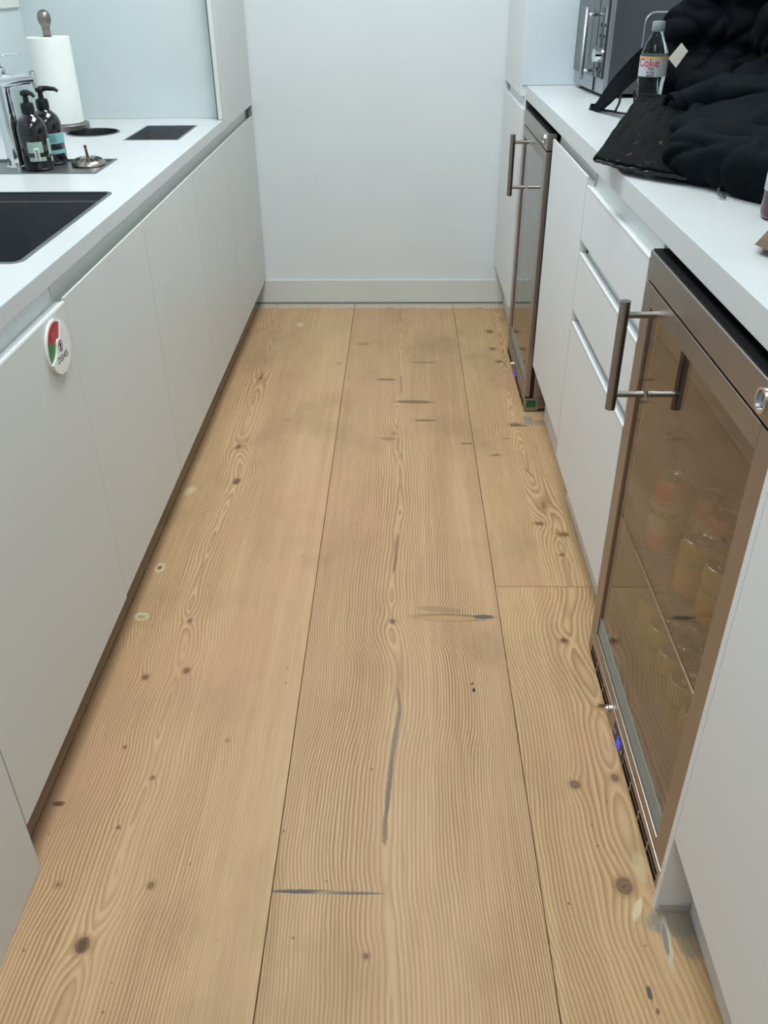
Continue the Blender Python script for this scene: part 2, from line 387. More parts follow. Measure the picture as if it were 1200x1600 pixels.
wood_far = wood('wood_far_right_board', RHEART, .0085, .004, .05,
    [(.399, 2.685, .028, .020, .018, .9), (.424, 2.154, .015, .060, .022, .62), (.398, 2.057, .022, .014, .012, .8), (.457, 2.002, .022, .016, .010, .9), (.438, 1.902, .010, .010, .006, .9),
     (.388, 3.595, .022, .03, .014, .8), (.384, 3.393, .020, .025, .014, .8), (.398, 3.255, .02, .022, .012, .8), (.312, 2.466, .028, .010, .006, .7), (.355, 2.583, .02, .009, .004, .6), (.46, 3.75, .02, .04, .015, .5)],
    [(.47, 2.705, .045, .020, 0, GREYF, .6), (.447, 2.735, .02, .02, 0, GREYF, .7), (.43, 2.68, .018, .008, .3, DK, .5), (.405, 2.35, .004, .035, -.3, (120, 90, 60), .7)],
    3.0, contrast=1.0, tint=(1.0, .985, .94))
wood_near = wood('wood_near_right_board', RHEART, .0105, .004, .035,
    [(.388, 1.551, .013, .013, .012, .95), (.431, 1.336, .022, .016, .012, .6), (.341, 1.128, .014, .014, -.014, .95), (.389, .911, .020, .023, .018, 1.0), (.422, 1.146, .012, .016, .010, .8)],
    [(.387, 1.553, .005, .006, 0, DK, .8), (.402, .868, .007, .024, .5, (212, 200, 166), .9), (.388, .728, .0045, .012, 0, PITCH, .95), (.394, .70, .003, .005, 0, DK, .8),
     (.462, .845, .055, .026, 0, GREYF, .85), (.437, .812, .0075, .045, .1, (198, 192, 176), .85), (.435, .815, .0045, .032, .1, GREYF, .95), (.472, .81, .02, .03, 0, GREYF, .6),
     (.438, 1.34, .012, .006, 0, (92, 66, 44), .9), (.425, .95, .014, .03, 0, (214, 200, 164), .35)],
    4.0, contrast=1.0, tint=(1.0, .975, .92))
wood_edge = wood('wood_edge_board', [(3.9, -1.0), (0, -1.02)], .006, .004, .03, [], [], 5.0, contrast=.9)

# ------------------------------------------------------------ shell
YE = 3.988
floor = structure(bx('floor', (-1.45, 1.2, -3.2, YE+.1, -.06, -.006), mat('subfloor', (70, 56, 42), .9)))
GAP = .0008
for nm, x0, x1, y0, y1, m in (('plank', -1.3, -.676, -3.1, YE, wood_edge), ('plank', -.676, -.219, -3.1, YE, wood_left), ('plank', -.219, .2445, -3.1, YE, wood_mid),
                             ('plank', .2445, .72, 1.761, YE, wood_far), ('plank', .2445, .72, -3.1, 1.761, wood_near), ('plank', .72, 1.07, -3.1, YE, wood_edge)):
    bm = NB(); box(bm, x0+GAP, x1-GAP, y0+GAP, y1-GAP, -.018, 0, bev=.0009)
    build('plank', bm, m, floor)
structure(bx('ceiling', (-1.45, 1.2, -3.2, YE+.1, 2.62, 2.72), CEIL))
structure(bx('wall_back', (-1.45, 1.2, YE, YE+.1, -.06, 2.62), WALLW))
structure(bx('wall_left', (-1.45, -1.308, -3.2, YE, -.006, 2.62), WALLW))
structure(bx('wall_right', (1.075, 1.2, -3.2, YE, -.006, 2.62), WALLW))
structure(bx('wall_front', (-1.308, 1.075, -3.3, -3.1, -.006, 2.62), WALLW))
bm = NB(); box(bm, -.70, .485, YE-.016, YE-.0005, .004, .112, bev=.003)
structure(build('baseboard_back', bm, TRIMW))
bm = NB(); box(bm, -.70, .485, YE-.02, YE-.0165, .0005, .006)
structure(build('trim_1', bm, mat('sealant_grey', (120, 122, 118), .7)))
for i, (x, y, sx, sy, w) in enumerate(LIGHTS):
    t = thing('ceiling_light', ['flush white ceiling light panel behind the camera position', 'flush white ceiling light panel over the near cabinets', 'flush white ceiling light panel over the far worktop'][i], 'ceiling light', (x, y, 2.62))
    bm = NB(); ringprism(bm, rrect(x-sx/2-.02, x+sx/2+.02, y-sy/2-.02, y+sy/2+.02, .004, 2), rrect(x-sx/2, x+sx/2, y-sy/2, y+sy/2, .002, 2), 2.595, 2.6205)
    build('frame', bm, TRIMW, t)
    bm = NB(); box(bm, x-sx/2, x+sx/2, y-sy/2, y+sy/2, 2.602, 2.61); build('diffuser', bm, mat('diffuser_%d' % i, (255, 255, 255), .5, emit=(235, 250, 255), es=2.0), t)

# ------------------------------------------------------------ left run
XL = -.636; ZL = .893; WB = .860; LD = .822
def front(name, parent, x, th, y0, y1, z0, z1, m=None, bev=.0012):
    bm = NB(); box(bm, x, x+th, y0, y1, z0, z1, bev=bev); return build(name, bm, m or CABW, parent)
def j_lip(parent, x, s, y0, y1, z, top, name='handle_channel', m=None, deep=.020):
    """scooped finger pull behind a front's top edge: s=+1 when the cabinet body lies on +x"""
    p = [(x+s*.001, z-.006), (x+s*.001, z), (x+s*.005, z), (x+s*.008, z-.012), (x+s*.013, z-.017), (x+s*.019, z-.014), (x+s*(deep+.004), z+.004), (x+s*(deep+.006), top), (x+s*(deep+.014), top), (x+s*(deep+.014), z-.03), (x+s*.004, z-.03)]
    bm = NB(); extrude_profile_y(bm, p, y0, y1); return autosmooth(build(name, bm, m or LIP, parent), 50)
def lip_door(t, x, y0, y1, z0, z1, s, m=None, top=None, y0g=None):
    """door whose top edge thins to a lip before a shaded channel; s=-1 body on -x, +1 body on +x"""
    bm = NB(); a, b = sorted((x, x+s*.020)); box(bm, a, b, y0, y1, z0, z1-.030)
    a, b = sorted((x, x+s*.0045)); box(bm, a, b, y0, y1, z1-.0302, z1)
    build('door', bm, m or CABW, t)
    p = [(x+s*.005, z1-.029), (x+s*.012, z1-.027), (x+s*.018, z1-.022), (x+s*.022, z1-.008), (x+s*.023, top), (x+s*.038, top), (x+s*.038, z1-.034), (x+s*.005, z1-.0295)]
    bm = NB(); extrude_profile_y(bm, p, y0-.001, y1+.001); autosmooth(build('handle_channel', bm, CHAN, t), 50)
CHAN = mat('channel_grey', (228, 231, 226), .45)
def carcass(parent, x0, x1, y0, y1, z0, z1, m=None):
    return bx('body', (x0, x1, y0, y1, z0, z1), CABD, parent)
lefts = [('base_cabinet', 1.567, 2.147, 'white handleless base cabinet left of the aisle, just beyond the dishwasher front'),
         ('base_cabinet', 2.147, 2.734, 'white handleless base cabinet left of the aisle, second beyond the dishwasher front'),
         ('base_cabinet', 2.734, 3.305, 'white handleless base cabinet beside the tall white cabinet')]
for nm, y0, y1, lab in lefts:
    t = thing(nm, lab, 'cabinet', ((-1.305+XL)/2, (y0+y1)/2, 0), group='handleless base cabinets under the sink worktop')
    carcass(t, -1.30, XL-.021, y0+.0005, y1-.0005, .115, .60 if y0 < 2.7 else .66)
    bx('back_rail', (XL-.060, XL-.040, y0+.0005, y1-.0005, .60, WB-.001), CABD, t)
    lip_door(t, XL, y0+.0013, y1-.0013, .116, LD, -1, top=WB-.001)
    bx('toe_kick', (-.715, -.70, y0+.0005, y1-.0005, .0005, .114), CABW, t)
# dishwasher front
t = thing('dishwasher', 'white fully integrated dishwasher front carrying the round dishes magnet', 'dishwasher', (-.97, 1.25, 0))
carcass(t, -1.20, XL-.022, .938, 1.564, .118, .60)
bx('back_rail', (XL-.040, XL-.026, .938, 1.564, .60, WB-.001), CABW, t)
front('door', t, XL-.020, .0215, .9375, 1.5645, .112, .816)
j_lip(t, XL+.0015, -1, .9375, 1.5645, .818, WB-.002, m=LIP)
bx('toe_kick', (-.715, -.70, .938, 1.564, .0005, .112), CABW, t)
# near end cabinet down to the floor
t = thing('end_cabinet', 'white cabinet at the near left corner whose panel reaches the floor', 'cabinet', (-.97, -.8, 0))
carcass(t, -1.30, XL-.021, -2.9, .934, .02, .60)
bx('back_rail', (XL-.040, XL-.026, -2.9, .934, .60, WB-.001), CABW, t)
front('side_panel', t, XL-.020, .021, -2.9, .9345, .0005, .818)
j_lip(t, XL+.0015, -1, -2.9, .9345, .818, WB-.002)
# tall cabinet
t = thing('tall_cabinet', 'tall white cabinet with recessed finger groove at the far left corner', 'cabinet', (-.97, 3.64, 0))
carcass(t, -1.30, XL-.040, 3.365, YE-.004, .115, 2.3)
bx('side_panel', (-.651, XL-.001, 3.305, 3.364, WB+.035, 2.3), CABW, t)
lip_door(t, XL, 3.3068, YE-.006, .116, LD, -1, top=WB+.001)
front('upper_door', t, XL-.020, .020, 3.366, YE-.006, WB+.002, 2.3)
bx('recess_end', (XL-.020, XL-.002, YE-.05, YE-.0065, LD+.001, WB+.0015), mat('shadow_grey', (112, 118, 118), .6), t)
bx('toe_kick', (-.715, -.70, 3.306, YE-.02, .0005, .114), CABW, t)

# worktop left with cut-outs
def boolean_cut(o, cutters):
    for c in cutters:
        md = o.modifiers.new('cut', 'BOOLEAN'); md.object = c; md.operation = 'DIFFERENCE'; md.solver = 'EXACT'
    bpy.context.view_layer.update()
    dg = bpy.context.evaluated_depsgraph_get(); me = bpy.data.meshes.new_from_object(o.evaluated_get(dg))
    o.modifiers.clear(); old = o.data; o.data = me; bpy.data.meshes.remove(old)
    for c in cutters: bpy.data.objects.remove(c)
def cutter(fn):
    bm = NB(); fn(bm); return build('cutter', bm, TOPW)
bm = NB(); box(bm, -1.306, XL, -2.9, 3.365, WB, ZL, bev=.0015)
# keep the far end clear of the tall cabinet trim
wl = build('worktop', bm, TOPW); tag(wl, 'long white worktop on the left holding the sink and tap', 'worktop')
SX0, SX1, SY0, SY1 = -1.12, -.692, 1.545, 2.145
PX0, PX1, PY0, PY1 = -1.26, -.803, 2.362, 2.566
QX0, QX1, QY0, QY1 = -.876, -.702, 2.888, 3.184
RX, RY, RR = -1.02, 3.045, .087
boolean_cut(wl, [cutter(lambda b: prism(b, rrect(SX0+.004, SX1-.004, SY0+.004, SY1-.004, .022), .7, 1.0)),
                 cutter(lambda b: prism(b, rrect(PX0+.004, PX1-.004, PY0+.004, PY1-.004, .003), .7, 1.0)),
                 cutter(lambda b: prism(b, rrect(QX0+.004, QX1-.004, QY0+.004, QY1-.004, .006), .7, 1.0)),
                 cutter(lambda b: cyl(b, (RX, RY, .7), (RX, RY, 1.0), RR-.004, n=64))])
def basin(name, lab, cat, x0, x1, y0, y1, r, depth, lip, wall_m, rim_m, ledge=False):
    t = thing(name, lab, cat, ((x0+x1)/2, (y0+y1)/2, ZL))
    bm = NB(); ringprism(bm, rrect(x0, x1, y0, y1, r), rrect(x0+lip, x1-lip, y0+lip, y1-lip, max(.002, r-lip)), ZL-.001, ZL+.0012)
    build('rim', bm, rim_m, t)
    bm = NB(); o1 = rrect(x0+lip, x1-lip, y0+lip, y1-lip, max(.002, r-lip)); rows = []
    levels = [(0, 0), (0, -.018), (.012, -.020), (.012, -depth+.01), (.02, -depth), ] if ledge else [(0, 0), (.001, -depth)]
    for ins, dz in levels:
        q = rrect(x0+lip+ins, x1-lip-ins, y0+lip+ins, y1-lip-ins, max(.002, r-lip))
        rows.append([bm.verts.new((x, y, ZL+.0005+dz)) for x, y in q])
    n = len(rows[0])
    for a, b in zip(rows, rows[1:]):
        for i in range(n): bm.faces.new((a[i], a[(i+1) % n], b[(i+1) % n], b[i]))
    bm.faces.new(rows[-1]); build('bowl', bm, wall_m, t)
    return t
t = basin('sink', 'dark stainless steel sink set into the left white worktop', 'sink', SX0, SX1, SY0, SY1, .025, .20, .009, STEELD, RIMS, True)
bm = NB(); box(bm, SX0+.008, SX1-.008, SY1-.020, SY1-.0165, ZL-.0245, ZL-.021)
box(bm, SX1-.020, SX1-.0165, SY0+.02, SY1-.02, ZL-.0245, ZL-.021); build('ledge', bm, RIMS, t)
bm = NB(); lathe(bm, [(0, .004), (.02, .004), (.04, .003), (.045, 0)], ((SX0+SX1)/2, (SY0+SY1)/2, ZL-.1995)); build('drain', bm, STEELS, t, smooth=True)
t = basin('bin_opening', 'square steel lined bin opening in the left worktop beside the tall cabinet', 'bin opening', QX0, QX1, QY0, QY1, .006, .12, .006, STEELS, RIMS)
bx('liner_edge', (QX0+.008, QX1-.008, QY0+.008, QY0+.012, ZL-.06, ZL-.004), STEELS, t)
t = thing('bin_opening', 'round steel lined bin opening in the left worktop by the paper towels', 'bin opening', (RX, RY, ZL))
bm = NB(); lathe(bm, [(RR-.007, -.001), (RR-.007, .0022), (RR-.002, .0026), (RR, .0012), (RR, -.001)], (RX, RY, ZL), 64); autosmooth(build('rim', bm, RIMS, t))
bm = NB(); lathe(bm, [(RR-.007, .001), (RR-.008, -.11), (0, -.112)], (RX, RY, ZL), 64); autosmooth(build('bowl', bm, mat('bin_steel', (110, 108, 106), .4, 1), t))
# tap tray
t = thing('tap_tray', 'shallow stainless tray set into the worktop under tap and soap bottles', 'tray', ((PX0+PX1)/2, (PY0+PY1)/2, ZL))
bm = NB(); ringprism(bm, rrect(PX0, PX1, PY0, PY1, .004), rrect(PX0+.008, PX1-.008, PY0+.008, PY1-.008, .003), ZL-.001, ZL+.002); build('rim', bm, RIMS, t)
bx('tray_floor', (PX0+.006, PX1-.006, PY0+.006, PY1-.006, ZL-.009, ZL-.004), STEELS, t)
ZT = ZL-.004
# tap
TX, TY = -1.050, 2.47
t = thing('tap', 'chrome mixer tap with flat lever behind the dark soap bottles', 'tap', (TX, TY, ZT))
bm = NB(); lathe(bm, [(.029, 0), (.029, .006), (.0245, .009), (.0235, .02), (.0235, .235), (.022, .245), (0, .247)], (TX, TY, ZT), 40); autosmooth(build('body', bm, CHROME, t))
bm = NB()
sec = [(0, .030, .014, .212), (.03, .028, .013, .214), (.07, .022, .012, .219), (.088, .018, .0115, .221), (.095, .017, .011, .221)]
rows = []
for d, w, h, z in sec:
    rows.append([bm.verts.new((TX+d, TY+w*.75*math.copysign(abs(math.cos(a))**.6, math.cos(a)), ZT+z+h*1.2*math.copysign(abs(math.sin(a))**.6, math.sin(a)))) for a in [2*PI*i/24 for i in range(24)]])
for a, b in zip(rows, rows[1:]):
    for i in range(24): bm.faces.new((a[i], a[(i+1) % 24], b[(i+1) % 24], b[i]))
bm.faces.new(rows[0]); bm.faces.new(rows[-1]); autosmooth(build('spout', bm, CHROME, t))
bm = NB(); cyl(bm, (TX+.086, TY, ZT+.198), (TX+.086, TY, ZT+.238), .011, n=24); sp_ = autosmooth(build('aerator', bm, CHROME, t))
bm = NB(); cyl(bm, (TX, TY, ZT+.246), (TX, TY, ZT+.258), .019, .014); tube(bm, [(TX-.01, TY, ZT+.258), (TX+.01, TY, ZT+.272), (TX+.035, TY, ZT+.275), (TX+.070, TY, ZT+.276)], .01, 12, [.012, .013, .011, .008], flat=.32)
autosmooth(build('lever', bm, CHROME, t))

# plug basket
t = thing('sink_strainer', 'small steel sink strainer plug lying upside down beside the soap bottles', 'strainer', (-.866, 2.505, ZT))
c = (-.866, 2.505, ZT+.0005)
bm = NB(); lathe(bm, [(.044, 0), (.047, .004), (.0455, .008), (.038, .014), (.022, .0195), (.008, .0215), (0, .022)], c, 40); autosmooth(build('basket', bm, mat('strainer_steel', (176, 164, 154), .25, 1), t))
bm = NB()
for i in range(14):
    a = 2*PI*i/14
    tube(bm, [(c[0]+r*math.cos(a), c[1]+r*math.sin(a), c[2]+z) for r, z in ((.023, .0196), (.030, .0172), (.037, .0148))], .0016, 6)
sl = build('slots', bm, BLACK, t); sl['kind'] = 'stuff'
bm = NB(); cyl(bm, (c[0], c[1], c[2]+.020), (c[0]-.002, c[1], c[2]+.046), .0042, .0030, 12); cyl(bm, (c[0]-.002, c[1], c[2]+.044), (c[0]-.0022, c[1], c[2]+.051), .0042, .0042, 12); build('stem', bm, mat('copper_brown', (130, 92, 76), .3, 1), t)

# soap bottles
AMB = mat('dark_bottle', (22, 19, 22), .12, spec=.6, coat=.4)
LABG = mat('label_green', (150, 176, 160), .5); LABB = mat('label_teal', (122, 176, 180), .5); LABW = mat('label_white', (226, 230, 226), .5); LABD = mat('label_print', (46, 54, 52), .6)
def patch(bm, R_, z0, z1, a0, a1, n=10, off=.0006):
    vs = [[bm.verts.new(((R_+off)*math.cos(a), (R_+off)*math.sin(a), z)) for a in [a0+(a1-a0)*i/n for i in range(n+1)]] for z in (z0, z1)]
    vi = [[bm.verts.new(((R_-.0004)*math.cos(a), (R_-.0004)*math.sin(a), z)) for a in [a0+(a1-a0)*i/n for i in range(n+1)]] for z in (z0, z1)]
    for i in range(n):
        bm.faces.new((vs[0][i], vs[0][i+1], vs[1][i+1], vs[1][i])); bm.faces.new((vi[0][i+1], vi[0][i], vi[1][i], vi[1][i+1]))
        bm.faces.new((vs[1][i], vs[1][i+1], vi[1][i+1], vi[1][i])); bm.faces.new((vs[0][i+1], vs[0][i], vi[0][i], vi[0][i+1]))
    for k in (0, n): bm.faces.new((vs[0][k], vs[1][k], vi[1][k], vi[0][k]))
def soap(x, y, rz, lab, lm, kind):
    t = thing('soap_bottle', lab, 'soap bottle', (x, y, ZT), rz, 'soap pump bottles behind the sink')
    R_ = .0385
    bm = NB(); lathe(bm, [(0, .001), (.030, 0), (.035, .003), (R_, .010), (R_, .104), (.036, .114), (.031, .124), (.022, .133), (.0145, .139), (.0135, .145), (0, .146)], n=48)
    autosmooth(build('bottle', bm, AMB, t, world=False), 60)
    bm = NB(); lathe(bm, [(.0165, .140), (.017, .141), (.0168, .158), (.015, .164), (.0075, .166), (.0065, .180), (.0115, .182), (.012, .190), (.009, .193), (0, .1935)], n=32)
    tube(bm, [(0, 0, .189), (.020, 0, .190), (.040, 0, .188), (.048, 0, .183)], .005, 10, [.007, .0062, .005, .004])
    autosmooth(build('pump', bm, BLACK, t, world=False), 50)
    # angles measured from +x (nozzle)
    if kind == 0:
        for (a0, a1, z0, z1, m, nm) in ((-1.75-rz, -.72-rz, .047, .074, lm, 'label'), (-1.75-rz, -.62-rz, .026, .036, lm, 'label'), (-.30-rz, .15-rz, .040, .079, lm, 'label'), (-.16-rz, .15-rz, .022, .034, lm, 'label')):
            bm = NB(); patch(bm, R_, z0, z1, a0, a1); build(nm, bm, m, t, world=False)
        bm = NB(); patch(bm, R_, .030, .060, -1.35-rz, -1.02-rz, off=.0012); bc = build('barcode', bm, LABW, t, world=False)
        bm = NB()
        for k in range(7): patch(bm, R_, .032+k*.0034, .0337+k*.0034, -1.29-rz, -1.08-rz, 4, off=.0016)
        q = build('print', bm, LABD, t, world=False); q.parent = bc; q['kind'] = 'stuff'
        bm = NB(); lathe(bm, [(R_, 0), (R_+.0008, .0004), (R_, .0008)], (0, 0, .09), 48); build('seam', bm, BLACK, t, world=False)
    else:
        for (z0, z1) in ((.056, .082), (.030, .040)):
            bm = NB(); patch(bm, R_, z0, z1, -2.1-rz, .3-rz); build('label', bm, lm, t, world=False)
        bm = NB()
        for z in (.062, .066, .070, .076): patch(bm, R_, z, z+.0012, -1.4-rz, -.5-rz+random.uniform(-.3, .1), 8, off=.0012)
        q = build('print', bm, mat('label_print_teal', (84, 130, 136), .6), t, world=False); q['kind'] = 'stuff'
    return t
soap(-.982, 2.448, -.75, 'dark pump soap bottle with pale green label and barcode, nearest the sink', LABG, 0)
soap(-.972, 2.529, .05, 'dark pump soap bottle with teal label, behind the green labelled one', LABB, 1)

# paper towel holder
px_, py_ = -1.142, 3.13
t = thing('paper_towel_holder', 'grey metal paper towel stand with ball topped pole', 'towel holder', (px_, py_, ZL))
HM = noisy(mat('grey_metal', (142, 136, 133), .38, .9), 20, .05)
bm = NB(); lathe(bm, [(0, 0), (.080, 0), (.083, .003), (.083, .016), (.080, .019), (0, .019)], (px_, py_, ZL+.0003), 48); autosmooth(build('base', bm, HM, t))
bm = NB(); lathe(bm, [(.0125, .019), (.0125, .30), (.015, .306), (.0195, .315), (.021, .327), (.018, .340), (.010, .348), (0, .350)], (px_, py_, ZL), 32); autosmooth(build('pole', bm, HM, t), 60)
PT = noisy(mat('paper_towel', (240, 243, 238), .95, spec=.1), 60, .015, .5, 260, bdist=.0015)
bm = NB(); lathe(bm, [(.021, .0205), (.0655, .0205), (.0668, .022), (.0668, .272), (.0655, .2735), (.021, .2735), (.021, .0205)], (px_, py_, ZL), 64)
po = autosmooth(build('paper_towel_roll', bm, PT)); tag(po, 'white paper towel roll on the grey metal stand', 'paper towel')

# splashbacks
o = bx('splashback', (-1.3075, -1.300, -2.9, 3.3645, ZL+.0005, 1.60), SPLG); structure(o); o.name = 'trim_2'
o = bx('splashback', (-1.2995, -.6545, 3.358, 3.3648, ZL+.0005, 1.60), SPLG); structure(o); o.name = 'trim_3'
bm = NB(); box(bm, -.6543, -.6515, 3.3035, 3.3047, ZL+.001, 2.2)
structure(build('trim_4', bm, mat('joint_dark', (60, 66, 66), .6)))
t = thing('wall_socket', 'white socket plate on the glass splashback above the tap', 'socket', (-1.2995, 3.25, 1.28))
bx('plate', (-1.2998, -1.291, 3.175, 3.335, 1.243, 1.33), mat('socket_white', (222, 222, 216), .4), t, bev=.003)
bx('rocker', (-1.291, -1.288, 3.20, 3.225, 1.29, 1.31), LIP, t, bev=.001)

# dishes magnet
t = thing('dishes_magnet', 'round clean or dirty dishes magnet with red and green window on dishwasher', 'magnet', (XL+.002, 1.484, .757), 0)
MX = XL+.0018; mc = (1.480, .760); MR = .050
def yz_disc(bm, r, x0, x1, c=mc, n=48):
    cyl(bm, (x0, c[0], c[1]), (x1, c[0], c[1]), r, n=n)
def yz_poly(bm, poly, x0, x1):
    A = [bm.verts.new((x0, y, z)) for y, z in poly]; B = [bm.verts.new((x1, y, z)) for y, z in poly]; n = len(poly)
    for i in range(n): bm.faces.new((A[i], A[(i+1) % n], B[(i+1) % n], B[i]))
    bm.faces.new(A[::-1]); bm.faces.new(B)
MW = mat('magnet_white', (238, 236, 234), .35); MRD = mat('magnet_red', (176, 38, 44), .35); MG = mat('magnet_green', (52, 128, 58), .35)
bm = NB(); yz_disc(bm, MR, MX, MX+.0045); autosmooth(build('backing', bm, MW, t))
bm = NB(); yz_disc(bm, MR-.0045, MX+.0045, MX+.0050)
autosmooth(build('dirty_field', bm, MRD, t))
# y increases away from the camera, i.e. to the right in the picture
def wedge(a0, a1, r, n=14): return [(mc[0], mc[1])] + [(mc[0]+r*math.cos(math.radians(a0+(a1-a0)*i/n)), mc[1]+r*math.sin(math.radians(a0+(a1-a0)*i/n))) for i in range(n+1)]
bm = NB(); yz_poly(bm, wedge(150, 205, MR-.0046), MX+.0048, MX+.0054); build('clean_field', bm, MG, t)
bm = NB()
cov = [(mc[0]+MR*math.cos(math.radians(a)), mc[1]+MR*math.sin(math.radians(a))) for a in range(-158, 62, 7)]
cov += [(mc[0]+.008, mc[1]+.012), (mc[0]+.001, mc[1]+.015), (mc[0]-.008, mc[1]+.011), (mc[0]-.014, mc[1]+.001), (mc[0]-.020, mc[1]-.007), (mc[0]-.030, mc[1]-.014)]
yz_poly(bm, cov, MX+.0052, MX+.0085); build('cover', bm, MW, t)
MB = mat('magnet_black', (24, 24, 26), .5)
def on_magnet(bm, cy, cz, rot=0, sx=1):
    c_, s_ = math.cos(rot), math.sin(rot)
    return xform(bm, lambda v: (MX+.0086+v.z, cy+(v.x*sx*c_-v.y*s_), cz+(v.x*sx*s_+v.y*c_)))
bm = text_mesh('DISHES', .0165, .0002); on_magnet(bm, mc[0]+.003, mc[1]-.021); build('lettering', bm, MB, t)
bm = NB(); outer = [(.0105*math.cos(2*PI*i/28), .0105*math.sin(2*PI*i/28)) for i in range(28)]; ringprism(bm, outer, [(x*.88, y*.88) for x, y in outer], -.0001, .0003); on_magnet(bm, mc[0]+.002, mc[1]+.001); build('arrow_ring', bm, MB, t)
bm = NB(); prism(bm, [(-.0022, -.008), (.0022, -.008), (.0022, 0), (.006, 0), (0, .0085), (-.006, 0), (-.0022, 0)], -.0001, .0003); on_magnet(bm, mc[0]+.002, mc[1]+.001); build('arrow', bm, MB, t)
bm = text_mesh('DIRTY', .010, .0002); xform(bm, lambda v: (MX+.0052+v.z, mc[0]-.004+v.x*math.cos(.35)-v.y*math.sin(.35), mc[1]+.028+v.x*math.sin(.35)+v.y*math.cos(.35))); build('lettering', bm, mat('magnet_print', (196, 120, 108), .5), t)

# ------------------------------------------------------------ right run
XR = .450; XF = .440; ZR = .985; RB = .941
bm = NB(); box(bm, XR, 1.073, -2.9, 3.436, RB, ZR, bev=.0015)
wr = build('worktop', bm, TOPW); tag(wr, 'long white worktop on the right under the black coat and microwave', 'worktop')
# tall right
t = thing('tall_cabinet', 'tall white cabinet with recessed groove at the far right beyond the far fridge', 'cabinet', (.76, 3.7, 0))
XT = .432
carcass(t, XT+.021, 1.073, 3.44, YE-.004, .19, 2.3, CABR)
bx('side_panel', (XT+.001, 1.073, 3.437, 3.4395, ZR+.001, 2.3), mat('panel_cool', (204, 214, 220), .4), t)
front('upper_door', t, XT, .020, 3.441, YE-.006, .950, 2.3, CABR)
front('lower_door', t, XT, .020, 3.375, YE-.006, .185, .915, CABR)
bx('recess_back', (XT+.016, XT+.02, 3.441, YE-.05, .9155, .9495), CABR, t)
bx('toe_kick', (.484, .498, 3.40, YE-.02, .0005, .19), CABR, t)
# plain door unit + drawers
t = thing('base_cabinet', 'plain white base cabinet between the far fridge and the drawers', 'cabinet', (.76, 2.46, 0))
carcass(t, XR+.040, 1.07, 2.1915, 2.74, .21, RB-.002, CABR)
lip_door(t, XR, 2.1935, 2.742, .197, .914, 1, CABR, top=RB-.001)
bx('toe_kick', (.505, .52, 2.19, 2.735, .0005, .21), CABR, t)
t = thing('drawer_unit', 'white three drawer unit with scooped finger pulls beside the near fridge', 'drawers', (.76, 1.875, 0))
carcass(t, XR+.036, 1.07, 1.566, 2.189, .15, RB-.002, CABR)
for (z0, z1, zt) in ((.7655, .897, RB-.001), (.585, .736, .7645), (.146, .556, .5845)):
    dr = front('drawer', t, XR, .0195, 1.5665, 2.1895, z0, z1-.004, CABR)
    bmj = None
    l = j_lip(t, XR-.001, 1, 1.5665, 2.183, z1, zt); l.parent = dr; l.matrix_parent_inverse = Matrix.Identity(4)
bx('toe_kick', (.495, .51, 1.55, 2.19, .0005, .148), CABR, t)
# near panel and cabinet
t = thing('end_cabinet', 'white cabinet with deep toe recess at the near right corner', 'cabinet', (.76, -1, 0))
carcass(t, .482, 1.07, -2.9, .866, .190, RB-.002, CABR)
bx('side_panel', (.430, 1.07, .867, .882, .001, RB-.001), CABR, t, bev=.0006)
front('door', t, .4301, .020, -2.9, .8663, .188, RB-.006, CABR)
bx('toe_kick', (.488, .503, -2.9, .8665, .0005, .188), CABR, t)
bx('plinth_strip', (.436, .487, .8640, .8668, .0008, .019), mat('plinth_grey', (182, 178, 172), .6), t)

# fridges -------------------------------------------------------
FGLASS = mat('tinted_glass', (150, 132, 112), .015, trans=1, ior=1.0, spec=.5)
def fridge_glass_mat():
    m = bpy.data.materials.new('fridge_glass'); m.use_nodes = True; nt = m.node_tree; N, L = nt.nodes, nt.links
    N.remove(N['Principled BSDF']); out = N['Material Output']
    tr = N.new('ShaderNodeBsdfTransparent'); tr.inputs[0].default_value = (.78, .755, .72, 1)
    gl = N.new('ShaderNodeBsdfGlossy'); gl.inputs[0].default_value = (.92, .90, .89, 1); gl.inputs['Roughness'].default_value = .02
    fr = N.new('ShaderNodeFresnel'); ge = N.new('ShaderNodeNewGeometry'); mr = N.new('ShaderNodeMapRange'); L.new(ge.outputs['Backfacing'], mr.inputs[0])
    mr.inputs[3].default_value = 1.78; mr.inputs[4].default_value = 1/1.78; L.new(mr.outputs[0], fr.inputs['IOR'])
    mx = N.new('ShaderNodeMixShader'); L.new(fr.outputs[0], mx.inputs[0]); L.new(tr.outputs[0], mx.inputs[1]); L.new(gl.outputs[0], mx.inputs[2]); L.new(mx.outputs[0], out.inputs[0])
    return m
FG = fridge_glass_mat()
STDARK = noisy(mat('fridge_gap_shade', (16, 17, 19), .6, spec=.15), 20, .05)  # near-black colour holds the shade of the gap above the fridge
SILL = noisy(mat('sill_grey', (150, 156, 152), .6, spec=.25), 20, .03)
